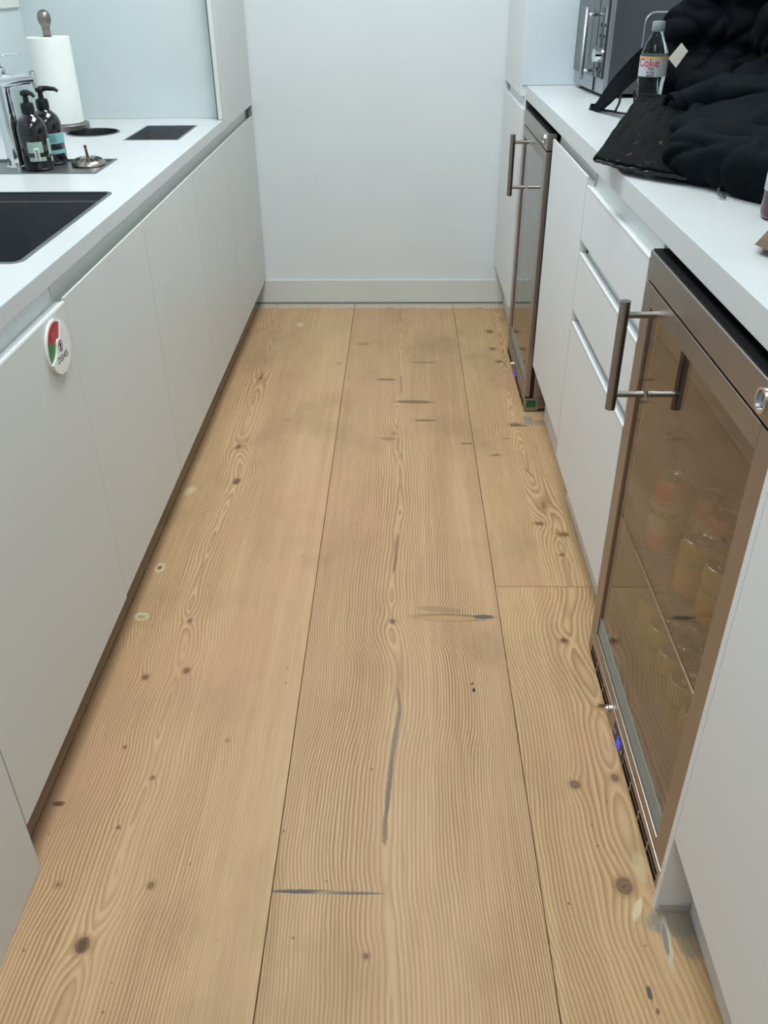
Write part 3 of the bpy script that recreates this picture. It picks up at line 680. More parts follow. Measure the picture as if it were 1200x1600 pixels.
def fridge(y0, y1, lab, hs):
    """y0 near side, y1 far side (hinges at the far side when hs=+1)"""
    t = thing('drinks_fridge', lab, 'fridge', (.70, (y0+y1)/2, 0), group='glass door drinks fridges under the right worktop')
    xb = XF+.030
    bm = NB()
    box(bm, xb, .98, y0+.004, y0+.03, .05, .90); box(bm, xb, .98, y1-.03, y1-.004, .05, .90)
    box(bm, xb, .98, y0+.03, y1-.03, .05, .085); box(bm, .95, .98, y0+.03, y1-.03, .085, .90)
    build('body', bm, STEEL, t)
    bm = NB(); box(bm, xb+.002, .948, y0+.0305, y0+.034, .086, .869); box(bm, xb+.002, .948, y1-.034, y1-.0305, .086, .869); box(bm, xb+.002, .948, y0+.034, y1-.034, .086, .09)
    box(bm, .944, .948, y0+.034, y1-.034, .09, .869); box(bm, xb+.002, .948, y0+.034, y1-.034, .866, .8695); build('liner', bm, LINER, t)
    bm = NB(); box(bm, xb+.001, .98, y0+.004, y1-.004, .9005, .906); build('lid', bm, STDARK, t)
    bm = NB(); box(bm, XF, xb, y0, y1, .872, .921, bev=.002); build('control_strip', bm, STEEL, t)
    bx('gap_shade', (XF+.004, .60, y0+.002, y1-.002, .9215, .9235), STDARK, t)  # near-black sheet paints the shade in the gap below the worktop
    # door
    fx0, fx1 = XF, XF+.016
    bm = NB(); fw = .047
    box(bm, fx0, fx1, y0, y0+.055, .058, .868, bev=.0015); box(bm, fx0, fx1, y1-fw, y1, .058, .868, bev=.0015)
    box(bm, fx0, fx1, y0+.055, y1-fw, .833, .868, bev=.0012); box(bm, fx0, fx1, y0+.055, y1-fw, .058, .082, bev=.0012)
    d = build('door', bm, STEEL, t)
    gl = bx('glass', (XF+.005, XF+.0085, y0+.050, y1-fw+.005, .126, .836), FG, t); gl.parent = d; gl.matrix_parent_inverse = Matrix.Identity(4)
    q = bx('gasket', (XF+.0165, XF+.028, y0+.006, y0+.012, .06, .866), BLACK, t)
    q = bx('gasket', (XF+.0165, XF+.028, y1-.012, y1-.006, .06, .866), BLACK, t)
    bm = NB(); box(bm, XF+.004, XF+.012, y0+.0555, y1-fw-.0005, .0845, .1258); q = build('inner_sill', bm, SILL, t)
    hy = y1-.088 if hs > 0 else y1-.165
    bm = NB(); cyl(bm, (XF-.055, hy, .655), (XF-.055, hy, .858), .0092, n=24); h = autosmooth(build('handle', bm, STEELH, t)); h.parent = d; h.matrix_parent_inverse = Matrix.Identity(4)
    for z in (.684, .833):
        bm = NB(); cyl(bm, (XF-.054, hy, z), (XF+.001, hy, z), .0058, n=16); cyl(bm, (XF-.012, hy, z), (XF+.0005, hy, z), .0065, n=16)
        autosmooth(build('handle_post', bm, STEELH, t)).parent = d
    for c in list(d.children):
        c.matrix_parent_inverse = Matrix.Identity(4)
    # base grille
    bm = NB(); box(bm, XF, XF+.05, y0, y1, .004, .052, bev=.0015); box(bm, XF+.05, .60, y0, y1, .012, .0495); build('base_grille', bm, STEEL, t)
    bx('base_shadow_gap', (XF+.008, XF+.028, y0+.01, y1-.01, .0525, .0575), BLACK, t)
    bm = NB()
    L_ = y1-y0
    for zz in (.010, .027):
        n = 9
        for k in range(n):
            a = y0+.02+(L_-.04)*k/n; b = a+(L_-.04)/n-.008
            if y0+L_*.50 < (a+b)/2 < y0+L_*.66: continue
            box(bm, XF-.0006, XF+.004, a, b, zz, zz+(.010 if zz < .02 else .006))
    q = build('grille_slots', bm, VOID, t); q['kind'] = 'stuff'
    # lock, display
    bm = NB(); cyl(bm, (XF-.006, y0+L_*.645, .030), (XF+.001, y0+L_*.645, .030), .0085, n=20); cyl(bm, (XF-.009, y0+L_*.645, .030), (XF-.006, y0+L_*.645, .030), .0055, n=20); autosmooth(build('lock', bm, CHROME, t))
    yd = y0+L_*.50
    dp = bx('display', (XF-.0012, XF+.002, yd-.035, yd+.045, .010, .042), BLACK, t, bev=.0004)
    bm = NB()
    for k, cc in enumerate((-.010, .002)):
        for (a, b, c_, e) in ((0, .007, .010, .0012), (0, .007, 0, .0012), (0, .007, -.010, .0012)):
            box(bm, XF-.0018, XF-.0012, yd+cc+a, yd+cc+b, .026+c_, .026+c_+e)
        box(bm, XF-.0018, XF-.0012, yd+cc, yd+cc+.0012, .016, .0372); box(bm, XF-.0018, XF-.0012, yd+cc+.0062, yd+cc+.0074, .016, .0372)
    build('digits', bm, mat('display_blue', (20, 20, 60), .4, emit=(50, 60, 255), es=2.5), t)
    for yy in (yd-.024, yd+.028, yd+.036):
        bm = NB(); cyl(bm, (XF-.0022, yy, .026), (XF-.0012, yy, .026), .0032, n=12); build('button', bm, MATS.get('button_grey') or mat('button_grey', (170, 165, 175), .4), t)
    # thermometer dial
    gy, gz = (y0+.063, .8965)
    bm = NB(); outer = [(.0165*math.cos(2*PI*i/36), .0165*math.sin(2*PI*i/36)) for i in range(36)]
    ringprism(bm, outer, [(a*.78, b*.78) for a, b in outer], 0, .005); xform(bm, lambda v: (XF-v.z, gy+v.x, gz+v.y)); g_ = autosmooth(build('dial', bm, CHROME, t))
    bm = NB(); cyl(bm, (XF-.002, gy, gz), (XF+.0005, gy, gz), .0128, n=32); build('dial_face', bm, mat('dial_grey', (128, 130, 138), .3), t)
    bm = NB(); box(bm, XF-.0026, XF-.002, gy-.0006, gy+.0006, gz-.001, gz+.008); box(bm, XF-.0026, XF-.002, gy-.007, gy-.006, gz-.004, gz+.002); box(bm, XF-.0026, XF-.002, gy-.005, gy+.005, gz-.008, gz-.0068); build('dial_hand', bm, mat('dial_print', (50, 54, 90), .4), t)
    # feet
    for yy in (y0+.05, y1-.05):
        bm = NB(); cyl(bm, (XF+.07, yy, .0003), (XF+.07, yy, .013), .016, n=16); build('foot', bm, BLACK, t)
    return t
fr1 = fridge(.893, 1.528, 'large glass door steel drinks fridge full of cans, nearest the camera', 1)
fr2 = fridge(2.790, 3.364, 'glass door steel drinks fridge at the far end beside the tall cabinet', -1)
def wire_shelf(t, y0, y1, z, x0=.476):
    bm = NB(); tube(bm, [(x0, y0, z), (x0, y1, z)], .003, 8)
    q = build('shelf', bm, WIRE, t)
    bm = NB(); n = int((y1-y0)/.021)
    for k in range(n+1):
        y = y0+(y1-y0)*k/n; tube(bm, [(x0, y, z), (.93, y, z)], .0012, 5)
    for x in (.62, .80): tube(bm, [(x, y0, z-.002), (x, y1, z-.002)], .002, 6)
    w = build('shelf_wires', bm, WIRE, t); w['kind'] = 'stuff'
ZS = .345
wire_shelf(fr1, .932, 1.49, ZS); wire_shelf(fr1, .932, 1.49, .60, x0=.70)
wire_shelf(fr2, 2.83, 3.325, .345); wire_shelf(fr2, 2.83, 3.325, .60)
# side sticker of the far fridge
bm = NB(); box(bm, XF+.008, XF+.040, 2.7885, 2.790, .018, .045); build('sticker', bm, mat('sticker_green', (30, 96, 62), .4), fr2)
bm = NB(); box(bm, XF-.001, XF+.0, 2.86, 2.875, .884, .908); build('badge', bm, mat('badge_blue', (90, 100, 220), .3), fr2)

# cans -----------------------------------------------------------
ALU = mat('can_aluminium', (206, 206, 204), .22, 1)
CANS = {}
def can_proto(kind, z_h, R_, cols, txt=None):
    t = thing('drink_can', 'can', 'can', (0, 0, 0), 0, 'drink cans inside the near fridge')
    bm = NB(); h = z_h
    lathe(bm, [(R_*.78, 0), (R_*.86, .002), (R_*.97, .008), (R_, .012), (R_, h-.014), (R_*.97, h-.010), (R_*.84, h-.002)], n=32)
    m = bpy.data.materials.new('can_print'); m.use_nodes = True; g = G(m.node_tree); P = m.node_tree.nodes['Principled BSDF']
    tc = g.N.new('ShaderNodeTexCoord').outputs['Object']; sp = g.N.new('ShaderNodeSeparateXYZ'); g.L.new(tc, sp.inputs[0])
    f = g.m('DIVIDE', sp.outputs[2], h)
    ang = g.m('ARCTAN2', sp.outputs[1], sp.outputs[0])
    f2 = g.m('ADD', f, g.m('MULTIPLY', g.m('SINE', g.m('MULTIPLY', ang, 2)), .03))
    n = g.N.new('ShaderNodeValToRGB'); n.color_ramp.interpolation = 'CONSTANT'; e = n.color_ramp.elements
    while len(e) < len(cols): e.new(.5)
    for k, (p, c) in zip(e, cols): k.position = p; k.color = srgb(*c)
    g.L.new(f2, n.inputs[0]); g.L.new(n.outputs[0], P.inputs['Base Color']); P.inputs['Roughness'].default_value = .3; P.inputs['Metallic'].default_value = .25
    autosmooth(build('can_body', bm, m, t, world=False), 50)
    bm = NB(); lathe(bm, [(R_*.84, h-.002), (R_*.86, h), (R_*.83, h+.0005), (R_*.78, h-.0045), (0, h-.005)], n=32); autosmooth(build('lid', bm, ALU, t, world=False), 50)
    bm = NB(); box(bm, -.006, .011, -.006, .006, h-.0045, h-.0028, bev=.0008); build('pull_tab', bm, ALU, t, world=False)
    if txt:
        s, z, c = txt; bm = text_mesh(s, .019, .0002)
        a0 = PI+.55
        xform(bm, lambda v: ((R_+.0004+v.z)*math.cos(a0+v.x/R_), (R_+.0004+v.z)*math.sin(a0+v.x/R_), z+v.y)); build('lettering', bm, mat('can_letters', c, .5), t, world=False)
    return t
W_ = (206, 200, 176); O_ = (206, 108, 72); Y_ = (196, 178, 84); OY = (210, 146, 66)
tall = [(0, (214, 84, 56)), (.28, W_), (.70, (206, 92, 66)), (.74, W_), (.76, (206, 92, 66))]
orange = [(0, O_), (.36, OY), (.42, W_), (.66, O_), (.97, O_)]
yellow = [(0, OY), (.30, (224, 168, 60)), (.42, Y_), (.60, (150, 160, 70)), (.66, Y_)]
silver = [(0, (150, 140, 130)), (.4, (190, 186, 180)), (.6, (120, 105, 90)), (.8, (170, 165, 160)), (.95, (190, 186, 180))]
cA = can_proto('a', .158, .0335, tall, ('KOMBUCHA', .085, (60, 60, 56))); cB = can_proto('b', .118, .0325, orange); cC = can_proto('c', .118, .0325, yellow); cD = can_proto('d', .118, .0325, silver)
ZB = .0905
spots = [(cA, .530, 1.450, ZS+.003, 'tall red and white can standing alone on the fridge shelf'),
         (cC, .545, 1.295, ZS+.003, 'yellow and orange can at the shelf front of the near fridge'),
         (cB, .618, 1.370, ZS+.003, 'orange topped can behind the yellow can, middle of shelf'),
         (cB, .612, 1.448, ZS+.003, 'orange can behind the tall red and white can'),
         (cC, .560, 1.210, ZS+.003, 'yellow can at the shelf front half hidden by the door frame'),
         (cD, .690, 1.370, ZS+.003, 'silver can at the back of the fridge shelf by the orange cans'),
         (cD, .685, 1.450, ZS+.003, 'silver can in the far back corner of the fridge shelf'),
         (cD, .622, 1.285, ZS+.003, 'silver can just behind the yellow can on the fridge shelf'),
         (cD, .634, 1.210, ZS+.003, 'silver can behind the half hidden yellow can'),
         (cC, .540, 1.440, ZB, 'yellow can on the fridge floor, farthest of the front row'),
         (cC, .540, 1.360, ZB, 'yellow can on the fridge floor, second from the far side'),
         (cC, .540, 1.280, ZB, 'yellow can on the fridge floor, middle of the front row'),
         (cC, .540, 1.200, ZB, 'yellow can on the fridge floor, second from the near side'),
         (cC, .540, 1.120, ZB, 'yellow can on the fridge floor, nearest of the front row'),
         (cD, .620, 1.440, ZB, 'silver can on the fridge floor, far end of the second row'),
         (cD, .620, 1.360, ZB, 'silver can on the fridge floor, second row, beside the far end one'),
         (cD, .620, 1.280, ZB, 'silver can on the fridge floor, middle of the second row'),
         (cD, .620, 1.200, ZB, 'silver can on the fridge floor, near end of the second row')]
used = set()
for i, (p, x, y, z, lab) in enumerate(spots):
    rz = 0 if p is cA else random.uniform(-.5, .5)
    if p.name in used: dup(p, (x, y, z), rz, lab)
    else:
        used.add(p.name); p.matrix_basis = Matrix.Translation((x, y, z)) @ Matrix.Rotation(rz, 4, 'Z'); p['label'] = lab

# microwave --------------------------------------------------------
mwx, mwy = .609, 3.398        # far front bottom corner
ang = math.atan2(.033, .34)   # front turned a little
t = thing('microwave', 'silver and black microwave oven on the right worktop beside the tall cabinet', 'microwave', (mwx, mwy, ZR), 0)
MWG = noisy(mat('microwave_grey', (84, 86, 92), .38, .5), 12, .04); MWS = noisy(mat('microwave_silver', (168, 172, 176), .33, .8), 20, .03)
MWD = mat('microwave_dark', (52, 56, 60), .15, coat=.3); MWW = mat('microwave_window', (92, 98, 100), .25)
def mw(a):   # local: u along the front towards the camera, d depth (+x), z up
    ca, sa = math.cos(ang), math.sin(ang)
    return lambda v: (mwx + v.x*sa + v.y*ca, mwy - v.x*ca + v.y*sa, ZR + v.z)
def mwb(name, a, m, bev=0, par=None):
    bm = NB(); box(bm, *a, bev=bev); xform(bm, mw(0)); return build(name, bm, m, par or t)
WD = .350; DP = .33; HT = .29
mwb('body', (0, WD, .014, DP, .012, HT), MWG, .004)
mwb('front_panel', (0, WD, 0, .014, .012, HT), MWS, .002)
mwb('door', (.004, WD*.70, -.006, 0, .055, HT-.006), MWD, .002)
mwb('window', (.030, WD*.52, -.0068, -.006, .085, HT-.04), MWW)
mwb('control_panel', (WD*.72, WD-.012, -.006, 0, .055, HT-.006), MWD, .002)
mwb('panel_line', (WD*.703, WD*.716, -.004, 0, .014, HT-.004), BLACK)
bm = NB(); tube(bm, [(WD*.61, -.034, .045), (WD*.61, -.036, .06), (WD*.61, -.036, HT-.04)], .007, 12); xform(bm, mw(0)); build('handle', bm, MWS, t, smooth=True)
for zz in (.07, HT-.06):
    bm = NB(); cyl(bm, (WD*.61, -.034, zz), (WD*.61, -.004, zz), .005, n=12); xform(bm, mw(0)); build('handle_post', bm, CHROME, t, smooth=True)
bm = NB(); cyl(bm, (WD*.85, -.006, .120), (WD*.85, -.026, .120), .021, .019, n=32); xform(bm, mw(0)); autosmooth(build('knob', bm, CHROME, t))
for zz in (.17, .20, .075):
    for uu in (.79, .90): mwb('button', (WD*uu-.006, WD*uu+.006, -.0085, -.006, zz, zz+.009), MWG, .001)
# side embossing
bm = NB(); pr = rrect(.11, .32, .030, HT-.05, .03)
A = [(WD+.0005, a, b) for a, b in pr]
for i in range(len(A)): tube(bm, [A[i], A[(i+1) % len(A)]], .003, 6)
xform(bm, mw(0)); q = build('side_bead', bm, MWS, t)
mwb('side_vent', (WD, WD+.001, .15, .28, .04, .046), MWS)
mwb('side_vent', (WD, WD+.001, .15, .28, .052, .056), MWS)
for (u, d) in ((.03, .03), (WD-.03, .03), (.03, DP-.04), (WD-.03, DP-.04)):
    bm = NB(); cyl(bm, (u, d, .0004), (u, d, .0125), .012, n=16); xform(bm, mw(0)); build('foot', bm, BLACK, t)

# cola bottle --------------------------------------------------------
BX, BY = .606, 2.33
t = thing('cola_bottle', 'clear plastic cola bottle with grey cap and grey label among the coats', 'bottle', (BX, BY, ZR))
CLR = mat('clear_plastic', (200, 212, 212), .04, trans=1, ior=1.3, spec=.6)
bm = NB(); k = 1.04
lathe(bm, [(0, .004), (.012, .003), (.022, 0), (.028, .003), (.031, .012), (.0315, .06), (.029, .085), (.0305, .120), (.0325, .130), (.0325, .176), (.030, .188), (.024, .203), (.017, .216), (.013, .224), (.0125, .232), (0, .233)], (BX, BY, ZR+.0005), 40)
autosmooth(build('bottle_body', bm, CLR, t), 60)
bm = NB(); lathe(bm, [(.0145, .228), (.0152, .229), (.0152, .246), (.0135, .249), (0, .2495)], (BX, BY, ZR), 32); autosmooth(build('cap', bm, mat('cap_grey', (128, 138, 140), .4), t))
LG = mat('label_grey', (176, 178, 182), .4)
def wrap(bm, R_, a0, z): return xform(bm, lambda v: (BX+(R_+v.z)*math.cos(a0+v.x/R_), BY+(R_+v.z)*math.sin(a0+v.x/R_), ZR+z+v.y))
bm = NB(); lathe(bm, [(.0327, .134), (.0331, .134), (.0331, .177), (.0327, .177)], (BX, BY, ZR), 40); autosmooth(build('label', bm, LG, t))
bm = NB(); lathe(bm, [(.0333, .172), (.0335, .172), (.0335, .177), (.0333, .177)], (BX, BY, ZR), 40); autosmooth(build('label_band', bm, mat('label_orange', (206, 158, 92), .4), t))
AF = -PI/2 - .45
bm = text_mesh('Coke', .025, .0003); wrap(bm, .0335, AF-.22, .1635); build('lettering', bm, mat('coke_red', (196, 34, 52), .4), t)
for s, z in (('This', .1515), ('is my', .1445), ('taste', .1375)):
    bm = text_mesh(s, .0088, .0002); wrap(bm, .0335, AF+.05, z); build('lettering', bm, MB, t)

# coat and bag -------------------------------------------------------
CO = mat('black_nylon', (17, 19, 24), .62, spec=.25, sheen=.06)
def cloth_mat(name, base, marks=False):
    m = bpy.data.materials.new(name); m.use_nodes = True; g = G(m.node_tree); P = m.node_tree.nodes['Principled BSDF']
    tc = g.N.new('ShaderNodeTexCoord').outputs['Object']
    n1 = g.noise(tc, 14, 4); col = g.mix(g.rng(n1, .3, .7, 0, 1), srgb(*base), srgb(*[min(255, int(c*1.45+2)) for c in base]))
    if marks:
        n2 = g.noise(g.vmul(tc, (1, 1, 1)), 34, 3, .7); col = g.mix(g.rng(n2, .64, .72, 0, .5), col, srgb(92, 78, 60))
    g.L.new(col, P.inputs['Base Color']); P.inputs['Roughness'].default_value = .7; P.inputs['Specular IOR Level'].default_value = .06
    n3 = g.noise(tc, 22, 3, .5); n4 = g.noise(tc, 900, 1)
    b = g.N.new('ShaderNodeBump'); b.inputs['Strength'].default_value = .5; b.inputs['Distance'].default_value = .006
    g.L.new(g.m('ADD', n3, g.m('MULTIPLY', n4, .04)), b.inputs['Height']); g.L.new(b.outputs[0], P.inputs['Normal'])
    return m
CO = cloth_mat('coat_black', (6, 11, 15)); CO2 = cloth_mat('coat_panel_black', (8, 10, 11), True); BG = cloth_mat('bag_black', (3, 6, 10))
def blob(name, lumps, m, parent, vox=.006, wr=.012, seed=0, floorz=ZR+.002):
    """soft fabric volume: capsules (p0, p1, r0, r1) fused, smoothed and wrinkled"""
    bm = NB()
    for p0, p1, r0, r1 in lumps:
        p0, p1 = Vector(p0), Vector(p1); n = 12
        for i in range(n):
            f = i/(n-1); c = p0.lerp(p1, f); r = (r0+(r1-r0)*f)*(1+.02*math.sin(f*9+seed))
            mt = Matrix.Translation(c)
            bmesh.ops.create_icosphere(bm, subdivisions=3, radius=r, matrix=mt)
    o = build(name, bm, m, parent)
    md = o.modifiers.new('r', 'REMESH'); md.mode = 'VOXEL'; md.voxel_size = vox
    ms = o.modifiers.new('s', 'SMOOTH'); ms.iterations = 12; ms.factor = .6
    bpy.context.view_layer.update(); dg = bpy.context.evaluated_depsgraph_get()
    me = bpy.data.meshes.new_from_object(o.evaluated_get(dg)); o.modifiers.clear(); old = o.data; o.data = me; bpy.data.meshes.remove(old)
    nor = [v.normal.copy() for v in me.vertices]
    for v, nn in zip(me.vertices, nor):
        c = v.co
        q = Vector((c.x*4+seed, c.y*4, c.z*6))
        w = noise.noise(q + Vector((noise.noise(q*1.7), noise.noise(q*1.7+Vector((9, 3, 1))), 0))*1.6)
        al = c.x*.55-c.y*.83; ac = c.x*.83+c.y*.55
        q2 = Vector((al*10+seed*2+noise.noise(q*.8)*1.2, ac*4, c.z*5)); w2 = 1-abs(noise.noise(q2))*2
        q3 = Vector((al*5+noise.noise(q)*1.5, ac*13+seed, c.z*9)); w3 = 1-abs(noise.noise(q3))*2
        v.co = c + nn*(wr*w*.7 - wr*.65*max(0, w2)**4 - wr*.85*max(0, w3)**4 + wr*.1)
        if v.co.z < floorz: v.co.z = floorz + (v.co.z-floorz)*.02
    for p in me.polygons: p.use_smooth = True
    return o
jt = thing('puffer_jacket', 'black padded jacket thrown over the right worktop, zip hanging at the edge', 'jacket', (.65, 1.85, ZR))
blob('jacket_body', [
    ((.560, 1.795, 1.030), (.668, 1.582, 1.035), .050, .056),
    ((.60, 1.93, 1.045), (.72, 1.74, 1.050), .052, .06),
    ((.645, 2.02, 1.050), (.75, 1.86, 1.075), .050, .058),
    ((.70, 1.60, 1.035), (.82, 1.46, 1.04), .052, .052),
    ((.60, 1.85, 1.030), (.73, 1.66, 1.035), .058, .060), ((.66, 1.95, 1.045), (.77, 1.76, 1.055), .060, .066),
    ((.80, 1.75, 1.05), (.95, 1.62, 1.05), .07, .06),
    ((.80, 2.0, 1.06), (1.0, 1.85, 1.06), .07, .06),
    ], CO, jt, .0065, .013, 1.3)
blob('sleeve', [((.612, 2.055, 1.085), (.70, 2.06, 1.105), .033, .045), ((.70, 2.06, 1.105), (.80, 1.90, 1.120), .045, .05), ((.80, 1.90, 1.12), (.90, 1.75, 1.10), .05, .05)], CO, jt, .006, .009, 4.1)
blob('collar', [((.69, 1.77, 1.085), (.76, 1.64, 1.085), .04, .045), ((.76, 1.64, 1.085), (.86, 1.58, 1.06), .045, .045)], CO, jt, .006, .010, 7.7)
bm = NB(); lathe(bm, [(.024, -.012), (.030, -.014), (.034, -.006), (.034, .010), (.028, .014), (.024, .010), (.022, -.008)], (0, 0, 0), 28)
for v in bm.verts: v.co = Matrix.Rotation(PI/2, 3, 'Y') @ v.co; v.co = Matrix.Rotation(.25, 3, 'Z') @ v.co; v.co += Vector((.592, 2.052, 1.080))
autosmooth(build('cuff', bm, CO, jt), 60)
# flat front panel with the zip along its near edge
c00, c10 = Vector((.410, 1.915, 1.000)), Vector((.545, 1.745, .999))     # tip, far end of zip edge
c01, c11 = Vector((.560, 2.215, 1.082)), Vector((.640, 2.005, 1.070))
mid = Vector((.455, 2.04, 1.012))
bm = NB(); nu, nv = 34, 34; grid = []
for i in range(nu+1):
    row = []
    for j in range(nv+1):
        u, v = i/nu, j/nv
        e0 = (1-v)**2*c00 + 2*v*(1-v)*Vector((.478, 2.06, 1.030)) + v*v*c01
        e1 = c10.lerp(c11, v)
        p = e0.lerp(e1, u); p.z += .016*math.sin(PI*v)*math.sin(PI*u) + .010*math.sin(PI*u)*v
        p.z += .006*noise.noise(Vector((u*4, v*3, 2)))*math.sin(PI*min(1, v*1.2)) + .004*noise.noise(Vector((u*11, v*9, 5)))
        p.y -= .022*math.sin(PI*u)*(1-v)
        p.z = max(p.z, .9885)
        row.append(bm.verts.new(p))
    grid.append(row)
for i in range(nu):
    for j in range(nv): bm.faces.new((grid[i][j], grid[i+1][j], grid[i+1][j+1], grid[i][j+1]))
edge_pts = [grid[i][0].co.copy() for i in range(nu+1)]; left_pts = [grid[0][j].co.copy() for j in range(nv+1)]
top_pts = [grid[i][nv].co.copy() for i in range(nu+1)]
pn = build('front_panel', bm, CO2, jt, smooth=True); md = pn.modifiers.new('t', 'SOLIDIFY'); md.thickness = .008; md.offset = -1 if False else 1
bm = NB(); tube(bm, [p+Vector((0, .004, .002)) for p in left_pts], .009, 10, flat=.8); tube(bm, [p+Vector((0, 0, .002)) for p in top_pts], .010, 10); build('hem', bm, CO2, jt, smooth=True)
bm = NB(); tube(bm, [p+Vector((-.002, -.005, .000)) for p in edge_pts], .007, 8, flat=.5); build('zip_tape', bm, BLACK, jt, smooth=True)
bm = NB(); n = 60; ZPK = mat('zip_teeth_black', (34, 36, 40), .35)
for k in range(n):
    f = k/n*nu; i = int(f); p = edge_pts[i].lerp(edge_pts[min(nu, i+1)], f-i)
    box(bm, p.x-.0016, p.x+.0012, p.y-.0165, p.y-.0105, p.z-.002, p.z+.0035)
q = build('zip_teeth', bm, ZPK, jt); q['kind'] = 'stuff'
bm = NB(); tube(bm, [(.586, 1.655, 1.004), (.577, 1.640, 1.000), (.574, 1.628, .992)], .0018, 6); tube(bm, [(.574, 1.628, .992), (.580, 1.615, .9885), (.586, 1.622, .9885), (.582, 1.634, .992)], .0016, 6); build('zip_puller', bm, mat('puller_metal', (120, 126, 130), .3, 1), jt)

bt = thing('fabric_bag', 'black fabric bag with webbing strap heaped behind the cola bottle', 'bag', (.78, 2.4, ZR))
blob('bag_body', [((.70, 2.42, 1.08), (.90, 2.25, 1.08), .085, .09), ((.715, 2.46, 1.20), (.90, 2.36, 1.22), .075, .09), ((.76, 2.44, 1.30), (.95, 2.30, 1.32), .08, .08),
    ((.80, 2.12, 1.09), (.97, 2.02, 1.10), .085, .08), ((.85, 2.2, 1.22), (1.0, 2.1, 1.2), .07, .06)], BG, bt, .0075, .016, 2.2)
blob('bag_pocket', [((.690, 2.285, 1.105), (.75, 2.20, 1.115), .038, .048), ((.692, 2.30, 1.02), (.73, 2.22, 1.02), .035, .04)], BG, bt, .006, .008, 5.5)
def strap(pts, w, th, name='strap', m=BG):
    bm = NB(); pts = [Vector(p) for p in pts]; rows = []
    for i, p in enumerate(pts):
        tt = (pts[min(i+1, len(pts)-1)]-pts[max(i-1, 0)]).normalized(); s = tt.cross(Vector((-.5, -.8, .35))).normalized(); u = s.cross(tt).normalized()
        ww = w[i] if isinstance(w, (list, tuple)) else w
        rows.append([bm.verts.new(p+s*a*ww+u*b*th) for a, b in ((-.5, -.5), (.5, -.5), (.5, .5), (-.5, .5))])
    for a, b in zip(rows, rows[1:]):
        for i in range(4): bm.faces.new((a[i], a[(i+1) % 4], b[(i+1) % 4], b[i]))
    bm.faces.new(rows[0]); bm.faces.new(rows[-1]); return build(name, bm, m, bt)
strap([(.66, 2.44, 1.165), (.625, 2.47, 1.150), (.603, 2.52, 1.115), (.590, 2.60, 1.075), (.582, 2.68, 1.035), (.575, 2.74, 1.003), (.571, 2.765, .995)], [.06, .055, .052, .05, .042, .03, .02], .012, 'strap')
bm = NB(); tube(bm, [(.600, 2.60, 1.06), (.612, 2.66, 1.02), (.612, 2.70, .992), (.592, 2.745, .990), (.572, 2.775, .990), (.560, 2.79, .990)], .0035, 8); build('cord', bm, BLACK, bt, smooth=True)
bm = NB(); tube(bm, [(.625, 2.56, 1.06), (.640, 2.60, 1.02), (.650, 2.63, .992), (.615, 2.70, .990), (.585, 2.765, .990)], .003, 8); build('cord', bm, BLACK, bt, smooth=True)
strap([(.560, 2.80, .990), (.568, 2.775, .993), (.578, 2.745, 1.0)], .022, .006, 'strap_end')
bm = NB(); tube(bm, [(.66, 2.50, .995), (.69, 2.45, .996), (.72, 2.38, .996)], .012, 10, flat=.6); build('strap_loop', bm, BG, bt, smooth=True)
bm = NB()
q0, du, dv = Vector((.606, 2.165, 1.163)), Vector((.018, -.004, .014)), Vector((.016, 0, -.024))
q0 = Vector((.643, 2.262, 1.171)); pts = [q0+Vector((-.022, 0, -.010)), q0+Vector((.002, 0, .021)), q0+Vector((.019, -.004, .004)), q0+Vector((-.002, -.003, -.029))]
A = [bm.verts.new(p) for p in pts]; B = [bm.verts.new(p+Vector((.002, .004, .001))) for p in pts]
for i in range(4): bm.faces.new((A[i], A[(i+1) % 4], B[(i+1) % 4], B[i]))
bm.faces.new(A); bm.faces.new(B); build('care_tag', bm, mat('tag_cream', (214, 208, 192), .7), bt)

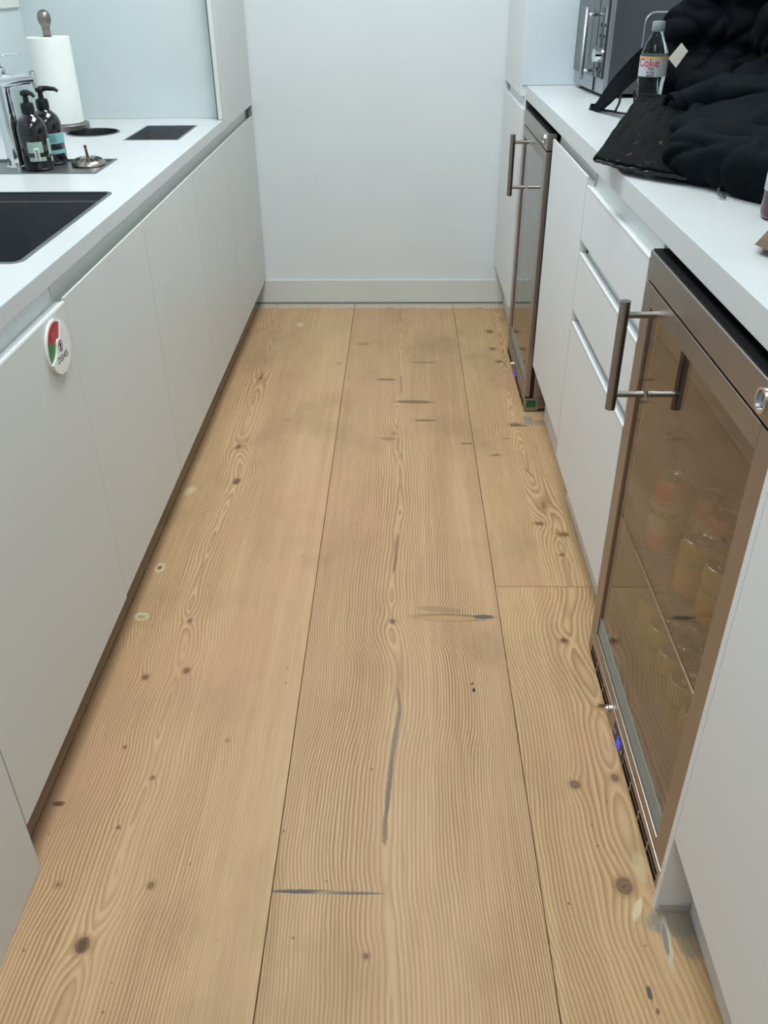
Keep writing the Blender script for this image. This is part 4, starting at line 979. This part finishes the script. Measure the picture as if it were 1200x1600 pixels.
# things at the right edge ---------------------------------------------
t = thing('dark_red_bottle', 'bottle of dark red drink at the right picture edge beside the paper bag', 'bottle', (.630, 1.478, ZR))
bm = NB(); lathe(bm, [(0, .001), (.026, 0), (.031, .004), (.033, .012), (.033, .10), (.026, .125), (.014, .15), (.013, .17), (0, .171)], (.630, 1.478, ZR+.0003), 36); autosmooth(build('bottle_body', bm, mat('dark_red_glass', (74, 34, 42), .12, coat=.4), t), 60)
bm = NB(); lathe(bm, [(.0332, .046), (.0336, .046), (.0336, .098), (.0332, .098)], (.630, 1.478, ZR), 36); build('label', bm, mat('label_pale', (216, 206, 204), .5), t, smooth=True)
bm = NB(); lathe(bm, [(.015, .16), (.0155, .161), (.0155, .178), (0, .179)], (.630, 1.478, ZR), 24); autosmooth(build('cap', bm, BLACK, t))
KP = noisy(mat('kraft_paper', (114, 97, 80), .8, spec=.15), 25, .08, .4, 40, bdist=.003)
t = thing('paper_bag', 'brown kraft paper bag corner at the right picture edge', 'paper bag', (.60, 1.25, ZR))
bm = NB(); pts2 = []
outl = [(.515, 1.272), (.560, 1.345), (.64, 1.40), (.76, 1.33), (.72, 1.16), (.60, 1.14), (.555, 1.180)]
A = [bm.verts.new((x, y, ZR+(.012 if i in (0,) else .010))) for i, (x, y) in enumerate(outl)]
B = [bm.verts.new((x+(.018 if i else .006), y, ZR+(.020 if i == 0 else .040+.004*(i % 3)))) for i, (x, y) in enumerate(outl)]
n = len(outl)
for i in range(n): bm.faces.new((A[i], A[(i+1) % n], B[(i+1) % n], B[i]))
bm.faces.new(A); bm.faces.new(B)
for v in A: v.co.z = ZR+.003 if v.co.x > .57 else v.co.z
bmesh.ops.subdivide_edges(bm, edges=bm.edges[:], cuts=3, use_grid_fill=True); bmesh.ops.triangulate(bm, faces=bm.faces[:])
for v in bm.verts: v.co.z += .004*noise.noise(v.co*30); v.co.z = max(v.co.z, ZR+.0008)
build('bag', bm, KP, t)
bm = NB(); tube(bm, [(.64, 1.22, ZR+.046), (.66, 1.27, ZR+.058), (.69, 1.30, ZR+.048)], .004, 8); build('handle', bm, KP, t, smooth=True)
